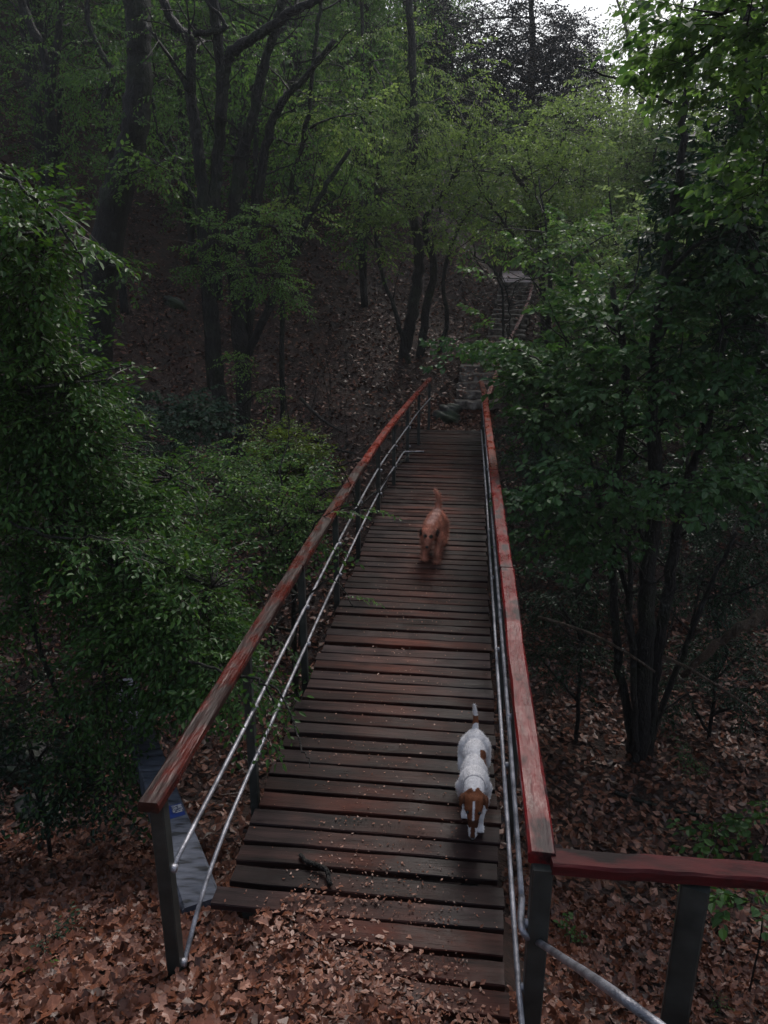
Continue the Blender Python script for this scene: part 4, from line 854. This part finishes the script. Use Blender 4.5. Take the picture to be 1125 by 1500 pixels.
def make_dog(label, base, heading, build, colour, scale, vox, nfur, flen, droop):
    t = thing('dog', label, 'dog', base)
    b = Buf(); feat = build(b)
    V = np.concatenate(b.v)
    me = bpy.data.meshes.new('dog_raw'); fs = []
    for f in b.f: fs += [list(map(int, q)) for q in f]
    me.from_pydata(V.tolist(), [], fs); me.update()
    tmp = bpy.data.objects.new('dog_raw', me); C.objects.link(tmp)
    rm = tmp.modifiers.new('r', 'REMESH'); rm.mode = 'VOXEL'; rm.voxel_size = vox
    sm = tmp.modifiers.new('s', 'SMOOTH'); sm.factor = .6; sm.iterations = 5
    dg = bpy.context.evaluated_depsgraph_get(); dg.update()
    bm_ = bpy.data.meshes.new_from_object(tmp.evaluated_get(dg)); bpy.data.objects.remove(tmp)
    n = len(bm_.vertices); co = np.zeros(n*3, np.float32); bm_.vertices.foreach_get('co', co); co = co.reshape(-1, 3)
    nr = np.zeros(n*3, np.float32); bm_.vertices.foreach_get('normal', nr); nr = nr.reshape(-1, 3)
    col = colour(co, nr)
    Rm = rotz(math.pi+heading)
    a = bm_.color_attributes.new('Col', 'FLOAT_COLOR', 'POINT'); a.data.foreach_set('color', np.hstack([col, np.ones((n, 1))]).astype(np.float32).ravel())
    bm_.vertices.foreach_set('co', ((co*scale) @ Rm.T).astype(np.float32).ravel()); bm_.polygons.foreach_set('use_smooth', np.ones(len(bm_.polygons), bool))
    bm_.materials.clear(); bm_.materials.append(M['fur']); bm_.update()
    o = bpy.data.objects.new('body', bm_); bm_.name = 'body'; C.objects.link(o); o.parent = t
    # coat
    ids = rng.integers(0, n, nfur); L_ = flen*rng.uniform(.5, 1.2, nfur)*(.6+.8*np.clip(droop(co[ids]), 0, 2))
    p0 = co[ids]+rng.normal(0, vox*.4, (nfur, 3)); nn = nr[ids]
    lay = np.array([0, -.8, -.25])+rng.normal(0, .3, (nfur, 3)); dv = nn*(.25 if flen < .02 else .55)+lay*.7; dv /= np.linalg.norm(dv, axis=1)[:, None]
    sd = np.cross(dv, rng.normal(0, 1, (nfur, 3))); sd /= np.linalg.norm(sd, axis=1)[:, None]; wf = .0011
    tri = np.stack([p0+sd*wf-nn*.002, p0-sd*wf-nn*.002, p0+dv*L_[:, None]], 1)*scale
    tri = tri.reshape(-1, 3) @ Rm.T
    bf = Buf(); bf.add(tri+np.array(base), np.arange(nfur*3).reshape(-1, 3)); fo = bf.build('coat', M['fur'], t, smooth=False)
    vc = np.repeat(np.clip(col[ids]*(rng.uniform(.93, 1.08, (nfur, 1)) if flen < .02 else rng.uniform(.7, 1.25, (nfur, 1))), 0, .9), 3, axis=0)
    a = fo.data.color_attributes.new('Col', 'FLOAT_COLOR', 'POINT'); a.data.foreach_set('color', np.hstack([vc, np.ones((len(vc), 1))]).astype(np.float32).ravel())
    for nm, c_, r_ in feat:
        if nm == 'collar':
            bb = Buf(); a_ = np.linspace(0, 2*np.pi, 25)[:-1]; axis = np.asarray(r_[1], float); axis /= np.linalg.norm(axis); e1 = np.array([1, 0, 0.]); e2 = np.cross(axis, e1)
            ring = np.asarray(c_)+e1*np.cos(a_)[:, None]*r_[0]+e2*np.sin(a_)[:, None]*r_[0]
            ring2 = ring+axis*.016; rin = np.asarray(c_)+e1*np.cos(a_)[:, None]*(r_[0]-.004)+e2*np.sin(a_)[:, None]*(r_[0]-.004)
            V_ = np.vstack([ring, ring2, rin, rin+axis*.016]); j = np.arange(24); j2 = (j+1) % 24
            F_ = np.vstack([np.stack([j, j2, j2+24, j+24], 1), np.stack([j+24, j2+24, j2+72, j+72], 1), np.stack([j2, j, j+48, j2+48], 1), np.stack([j2+48, j+48, j+72, j2+72], 1)])
            bb.add((V_*scale) @ Rm.T+np.array(base), F_); bb.build('collar', M['collar'], t); continue
        bb = Buf(); ball(bb, c_, r_, 12); v_ = np.concatenate(bb.v); b3 = Buf(); b3.v = [(v_*scale) @ Rm.T+np.array(base)]; b3.f = bb.f; b3.t = bb.t; b3.n = bb.n
        b3.build(nm, M['black'], t)
    return t
def paw(b, c, r=.022):
    ball(b, c, (r, r*1.35, r*.75)); 
    for q in (-.012, 0, .012): ball(b, (c[0]+q, c[1]+r*1.1, c[2]-.002), (.0075, .01, .009), 8)
def jrt(b):
    ball(b, (0, .045, .262), (.07, .085, .072)); ball(b, (0, .17, .27), (.066, .12, .066)); ball(b, (0, .31, .25), (.074, .13, .088)); ball(b, (0, .4, .262), (.084, .085, .085))
    tube(b, [(0, .42, .285), (0, .49, .305), (0, .545, .3)], [.066, .056, .052])
    ball(b, (0, .585, .285), (.052, .052, .046)); ball(b, (0, .61, .262), (.047, .045, .045))
    tube(b, [(0, .62, .25), (0, .652, .2), (0, .672, .15)], [.036, .027, .021])
    for s in (-1, 1):
        tube(b, [(s*.04, .565, .305), (s*.062, .585, .3), (s*.066, .615, .268)], [.014, .015, .007], 8)
        ball(b, (s*.061, .592, .292), (.007, .024, .022))
        ball(b, (s*.058, .05, .215), (.038, .066, .08)); fo = .05*s
        tube(b, [(s*.064, .06, .2), (s*.066, .1+fo*.5, .145), (s*.062, .0+fo, .085), (s*.06, .015+fo, .03)], [.034, .027, .0155, .014]); paw(b, (s*.06, .028+fo, .017))
        ff = -.05*s
        tube(b, [(s*.06, .4, .23), (s*.06, .38+ff*.4, .15), (s*.046, .39+ff, .08), (s*.044, .395+ff, .028)], [.04, .026, .0165, .015]); paw(b, (s*.044, .41+ff, .017))
    tube(b, [(0, -.01, .31), (0, -.045, .36), (.006, -.055, .41), (.012, -.045, .455)], [.02, .016, .013, .007])
    return [('eye', (.03, .645, .262), .0085), ('eye', (-.03, .645, .262), .0085), ('nose', (0, .69, .138), (.013, .01, .01)), ('collar', (0, .475, .3), (.0585, (0, 1, .15)))]
def jrt_col(c, nrm):
    W_ = np.array([.82, .8, .82]); Bn = np.array([.2, .065, .025]); col = np.tile(W_, (len(c), 1)).astype(float)
    x, y, z = c.T; nz = .006*np.sin(y*60)+.005*np.sin(z*90+x*70)
    col[(x*x+(z-.25)**2 < 1e9) & (y > .555+nz) & (z > .2) & (np.abs(x) > .003+nz*.3+np.clip(.578-y, 0, 1)*.5)] = Bn
    col[(y > .555) & (np.abs(x) > .045)] = Bn*.55
    col[(y > .6) & (z < .232) & (z > .195)] = Bn*.35
    col[(y > .63) & (z < .2) & (np.abs(x) < .012)] = Bn*.5
    e = ((y-.235)/.055)**2+((z-.29)/.045)**2+nz*10; col[(e < 1) & (x < -.03)] = Bn*.75
    col[(y < -.015+nz) & (z > .312) & (z < .385)] = Bn
    return col
jb = PZ(696, 1076, .30); jn = PZ(692, 1232, .13)
dx, dy = jn[0]-jb[0], jn[1]-jb[1]; sc_ = math.hypot(dx, dy)/.685
make_dog('small white dog with brown head and side patch walking toward the viewer, nose down', (jb[0], jb[1]-.0, .002), math.atan2(dx, -dy), jrt, jrt_col, sc_, .0055, 20000, .01, lambda c: np.full(len(c), .5))
def terrier(b):
    ball(b, (.0, .04, .37), (.085, .09, .09)); ball(b, (.0, .18, .37), (.085, .14, .09)); ball(b, (0, .34, .35), (.098, .16, .118)); ball(b, (0, .46, .365), (.1, .09, .105))
    tube(b, [(0, .48, .4), (0, .56, .42), (.0, .62, .4)], [.082, .07, .068])
    ball(b, (0, .66, .385), (.07, .07, .063)); ball(b, (0, .69, .365), (.06, .06, .055))
    tube(b, [(0, .71, .35), (0, .765, .305), (0, .79, .28)], [.046, .04, .032])
    for s in (-1, 1):
        tube(b, [(s*.055, .635, .42), (s*.088, .66, .405), (s*.092, .695, .365)], [.016, .018, .009], 8); ball(b, (s*.086, .67, .395), (.009, .03, .034))
        ball(b, (s*.07, .05, .31), (.048, .08, .1)); fo = .09*s
        tube(b, [(s*.075, .06, .3), (s*.08, .12+fo*.5, .21), (s*.075, -.0+fo, .13), (s*.072, .02+fo, .04)], [.05, .04, .026, .022]); paw(b, (s*.072, .035+fo, .024), .03)
        ff = -.03*s
        tube(b, [(s*.075, .46, .3), (s*.08, .46+ff*.4, .2), (s*.072, .5+ff, .11), (s*.07, .51+ff, .04)], [.05, .036, .027, .024]); paw(b, (s*.07, .53+ff, .024), .031)
    tube(b, [(0, -.02, .43), (0, -.07, .5), (.01, -.1, .58), (.05, -.09, .65)], [.03, .026, .021, .01])
    return [('eye', (.032, .742, .375), .011), ('eye', (-.032, .742, .375), .011), ('nose', (0, .822, .283), (.018, .014, .014))]
def ter_col(c, nrm):
    x, y, z = c.T; base_ = np.array([.8, .33, .22]); v = .85+.3*np.sin(y*23+x*31)*np.sin(z*27); col = base_*v[:, None]
    pale = np.array([.8, .55, .48]); f = np.clip((nrm[:, 2]-.55)*1.5, 0, .75)[:, None]*((y < .62) & (np.abs(x) < .05))[:, None]; col = col*(1-f)+pale*f
    col[(np.abs(x) > .078) & (y > .63)] = [.05, .025, .02]
    col[(y > .735) & (z < .36)] *= .75
    for s in (-1, 1): col[((x-s*.03)**2+(y-.735)**2+(z-.37)**2) < .024**2] = [.05, .03, .025]
    return col
tb = PZ(641, 751, .4); tn = PZ(626, 800, .28)
dx, dy = tn[0]-tb[0], tn[1]-tb[1]; sc_ = math.hypot(dx, dy)/.79
make_dog('ginger-brown scruffy dog with a raised tail trotting down the middle of the bridge', (tb[0], tb[1], .002), math.atan2(dx, -dy), terrier, ter_col, sc_, .008, 26000, .03, lambda c: .4+1.2*(c[:, 2] < .33)+.6*(c[:, 1] < -.03))
# ------------------------------------------------------------------ blue-grey beam with sticker
m, nt, p = newmat('slate_paint'); n = noise(nt, 9, 6); wv_ = nd(nt, 'ShaderNodeTexNoise'); wv_.inputs['Scale'].default_value = 5; wv_.inputs['Detail'].default_value = 5
tc = nt.nodes.new('ShaderNodeTexCoord'); mp = nt.nodes.new('ShaderNodeMapping'); mp.inputs['Scale'].default_value = (1.2, 5, 1); nt.links.new(tc.outputs['Object'], mp.inputs[0]); nt.links.new(mp.outputs[0], wv_.inputs['Vector'])
r = ramp(nt, [(.36, (.02, .023, .03)), (.45, (.09, .1, .13)), (.7, (.15, .165, .21))], wv_.outputs['Fac']); nt.links.new(r.outputs[0], p.inputs['Base Color']); p.inputs['Roughness'].default_value = .55
bump(nt, p, wv_.outputs['Fac'], .8, .02); M['slate'] = m
bt = thing('weathered_beam', 'blue-grey weathered beam half buried in leaves behind the near left post, with a blue sticker', 'beam', PZ(292, 1312, -.15))
q0 = PZ(297, 1325, -.13); q1 = PZ(203, 1060, -.56); dv = (q1-q0); q2 = q1+dv*.45
b = Buf(); Q = np.linspace(q0, q2, 14); Q[:, 2] -= .12; sweep(b, Q, rrect(.2, .24, .012), jit=.002, reset_up=True); b.build('beam', M['slate'], bt, smooth=False)
def flatmat(name, c, rough=.4):
    m, nt, p = newmat(name); p.inputs['Base Color'].default_value = (*c, 1); p.inputs['Roughness'].default_value = rough; return m
def quad_on(cpx, cpy, wd, hg, lift):
    f_ = None; best = 9
    for f in np.linspace(0, 1, 200):
        pp = q0+(q1-q0)*f; d = _ray(cpx, cpy); tt = (pp[2]-3)/d[2]; hit = np.array([0, 0, 3])+d*tt
        e = abs(hit[1]-pp[1])
        if e < best: best = e; c_ = pp; hx = hit
    al = dv/np.linalg.norm(dv); sd = np.cross(al, [0, 0, 1]); sd /= np.linalg.norm(sd); up_ = np.cross(sd, al)
    cc = c_+sd*((hx-c_) @ sd)+up_*lift
    return np.array([cc-sd*wd/2-al*hg/2, cc+sd*wd/2-al*hg/2, cc+sd*wd/2+al*hg/2, cc-sd*wd/2+al*hg/2]), sd, al, up_
qv, sd, al, up_ = quad_on(258, 1192, .1, .16, .006)
b = Buf(); b.add(np.vstack([qv, qv-up_*.004]), [[0, 1, 2, 3], [0, 4, 5, 1], [1, 5, 6, 2], [2, 6, 7, 3], [3, 7, 4, 0]]); st_ = b.build('sticker', flatmat('sticker_blue', (.03, .06, .25)), bt, smooth=False)
b = Buf(); qi, _, _, _ = quad_on(261, 1190, .065, .1, .009); qi = qi.copy(); b.add(qi, [[0, 1, 2, 3]])
m, nt, p = newmat('sticker_print'); n = noise(nt, 60, 3); r = ramp(nt, [(.45, (.5, .5, .52)), (.52, (.08, .09, .16))], n.outputs['Fac']); r.color_ramp.interpolation = 'CONSTANT'; nt.links.new(r.outputs[0], p.inputs['Base Color'])
b.build('sticker_print', m, st_, smooth=False)
# ------------------------------------------------------------------ fallen branches, snag, rocks, seedlings
def log(name, label, pts, r0, r1, mat='bark', cat='branch'):
    b = Buf(); limb(b, pts, r0, r1, 8, 5, r0*.15); o = b.build(name, M[mat], origin=pts[0]); tag(o, label, cat); return o
def gp2(px, py, Zg, dz=0):
    """point where the pixel's ray meets the terrain"""
    d = _ray(px, py)
    for t_ in np.linspace(2, 60, 1500):
        q = np.array([0, 0, 3])+d*t_
        if q[2] < Hs(q[0], q[1]) : return q+[0, 0, dz]
    return q
def on_ground(pts, dz=.04): return [gp2(a, c, 0, dz) for a, c in pts]
log('fallen_branch', 'long thin pale fallen branch sloping down to the right, beside the many-stemmed tree', [W(788, 904, 8.6), W(850, 922, 8.4), W(908, 950, 8.2), W(960, 985, 8.0)], .022, .014, 'deadwood')
log('fallen_branch', 'fallen branch sloping down to the lower right behind the many-stemmed tree', [W(975, 962, 8.3), W(1020, 985, 8.1), W(1060, 1010, 8), W(1110, 1045, 7.9)], .02, .012, 'deadwood')
log('broken_snag', 'broken pale orange-brown trunk leaning at the right edge', [W(1150, 870, 8), W(1124, 895, 8), W(1085, 920, 8), W(1050, 945, 8.1), W(1000, 990, 8.3)], .075, .04, 'deadwood', 'dead trunk')
log('fallen_branch', 'dark fallen branch lying on the leaves right of the red rail', on_ground([(900, 1165), (960, 1185), (1030, 1200)]), .025, .015)
log('fallen_branch', 'thin bent dead branch low on the left slope behind the bushes', on_ground([(440, 590), (470, 620), (500, 640)], .1), .03, .02)
log('fallen_branch', 'crooked dark branch lying on the leaf litter above the far left rail', on_ground([(450, 640), (480, 660), (520, 672)], .1), .05, .02)
def rock(label, px, py, r, mat='rock'):
    c = gp2(px, py, 0); b = Buf(); ball(b, (0, 0, 0), 1, 36); v = np.concatenate(b.v)
    s = rng.uniform(1, 4, (3, 3)); ph = rng.uniform(0, 6, 3); v = v*(1+.22*np.sin(v @ s[0]+ph[0])+.12*np.sin(v @ s[1]*2+ph[1])+.08*np.sin(v @ s[2]*4+ph[2])+.05*np.abs(np.sin(v @ s[1]*7))+rng.normal(0, .008, len(v)))[:, None]*[r, r*.8, r*.6]
    b.v = [v+c+[0, 0, r*.15]]; o = b.build('rock', M[mat], origin=c); tag(o, label, 'rock'); return o
rock('mossy grey boulder in the dark at the far left edge below the tree', 30, 1130, .35)
rock('smaller mossy rock beneath the leaning tree at lower left', 60, 1190, .22)
rock('small rounded brown rock on the left slope between mossy trunk and twin trunks', 195, 575, .16)
rock('grey rock at the foot of the twin trunks', 255, 450, .3)
rock('dark boulder just left of the far end of the bridge', 655, 610, .3)
rock('small flat bluish stone among leaves at the near end of the bridge', 528, 1412, .035, 'stone')
def seedling(name, label, cat, pts, nleaf, kind, mat, sc=1., bare=.4, rl=.006):
    base = np.array(pts[0]); t = thing(name, label, cat, base); wd = Buf(); cr = Buf()
    Q = limb(wd, pts, rl, rl*.4, 6, 5, .003); k = rng.uniform(bare, 1, nleaf)*(len(Q)-1); pos = Q[k.astype(int)]
    put_sprays(cr, pos, rng.uniform(0, 6.28, nleaf), rng.normal(.05, .2, nleaf), np.full(nleaf, sc)*rng.uniform(.6, 1.1, nleaf), kind, .1)
    wd.build('stem', M['bark'], t); cr.build('foliage', M[mat], t, smooth=False)
def seed_px(name, label, cat, px, py, h, lean, n, kind, mat, sc, bare=.4, rl=.006):
    g_ = gp2(px, py, 0, -.03); seedling(name, label, cat, [g_, g_+[lean[0]*.5, lean[1]*.5, h*.55], g_+[lean[0], lean[1], h]], n, kind, mat, sc, bare, rl)
sb = PZ(1098, 1452, -.9); seedling('sapling', 'thin sapling with a tuft of light green leaves right of the grey post', 'sapling', [sb, sb+[.0, .0, .5], PZ(1103, 1338, -.28), PZ(1100, 1318, -.22)], 5, 'broad', 'leaf_near', .75, .9)
seed_px('seedling', 'low seedling with bright leaves just above the dark red turned rail', 'seedling', 1050, 1262, .42, (-.05, 0), 7, 'broad', 'leaf_near', 1.1, .6)
seed_px('seedling', 'leafy seedling at the right edge above the dark red rail', 'seedling', 1120, 1240, .5, (.05, 0), 6, 'broad', 'leaf_near', 1.0, .6)
seed_px('seedling', 'tiny green plant at the foot of the near corner post', 'seedling', 835, 1385, .1, (0, 0), 4, 'broad', 'leaf_near', .5)
seed_px('fern', 'small dark green fern at the bottom left edge', 'fern', 15, 1440, .12, (0, 0), 6, 'fine', 'leaf_mid', .6, .1)
seed_px('fern', 'dark green weeds at the base of the near left post', 'weeds', 300, 1428, .09, (0, 0), 6, 'fine', 'leaf_mid', .5, .1)
seed_px('fern', 'small fern growing in the leaves left of the near left post', 'fern', 70, 1395, .14, (0, 0), 7, 'fine', 'leaf_dark', .7, .1)
seed_px('fern', 'fern in the dark gully right of the many-stemmed tree', 'fern', 1010, 1120, .3, (0, 0), 8, 'fine', 'leaf_cool', 1., .2)
seed_px('fern', 'green tuft left of the sapling below the dark red rail', 'fern', 1050, 1480, .1, (0, 0), 6, 'fine', 'leaf_mid', .5, .1)
# bare understory twigs on the right and left slopes
def brush(label, px, py, n, h, spread, grp=None):
    c = gp2(px, py, 0); t = thing('bare_brush', label, 'brush', c)
    for q in range(n):
        b = Buf(); a = c+np.array([rng.normal(0, spread), rng.normal(0, spread), -.05]); a[2] = Hs(a[0], a[1])-.05; d = np.array([rng.normal(0, .35), rng.normal(0, .3), 1])*h*rng.uniform(.5, 1.1)
        limb(b, [a, a+d*.5+rng.normal(0, .06, 3), a+d], .011, .003, 5, 4, .01); b.build('stem', M['bark'], t)
brush('thin bare stems left of the many-stemmed tree, just right of the red rail', 830, 900, 12, 1.8, .5)
brush('thin bare stems in the dark right of the many-stemmed tree', 1060, 880, 12, 1.6, .6)
brush('bare twiggy shoots on the leaf slope right of the twin trunks', 470, 600, 12, 1.5, .6)
brush('bare shoots on the dim slope below the thick mossy trunk', 230, 520, 8, 1.2, .8)
# ------------------------------------------------------------------ haze
m = bpy.data.materials.new('haze_air'); m.use_nodes = True; nt = m.node_tree; nt.nodes.clear()
pv = nt.nodes.new('ShaderNodeVolumePrincipled'); pv.inputs['Density'].default_value = .0013; pv.inputs['Color'].default_value = (.93, .96, 1, 1); pv.inputs['Anisotropy'].default_value = .3
ou = nt.nodes.new('ShaderNodeOutputMaterial'); nt.links.new(pv.outputs[0], ou.inputs['Volume'])
X0, X1, Yb0, Yb1, Z0, Z1 = -330, 330, -330, 340, -8, 55
b = Buf(); b.add([[X0, Yb0, Z0], [X1, Yb0, Z0], [X1, Yb1, Z0], [X0, Yb1, Z0], [X0, Yb0, Z1], [X1, Yb0, Z1], [X1, Yb1, Z1], [X0, Yb1, Z1]],
      [[0, 3, 2, 1], [4, 5, 6, 7], [0, 1, 5, 4], [1, 2, 6, 5], [2, 3, 7, 6], [3, 0, 4, 7]])
o = b.build('haze', m, smooth=False); tag(o, 'thin pale forest mist softening the far trees', 'haze', kind='stuff')
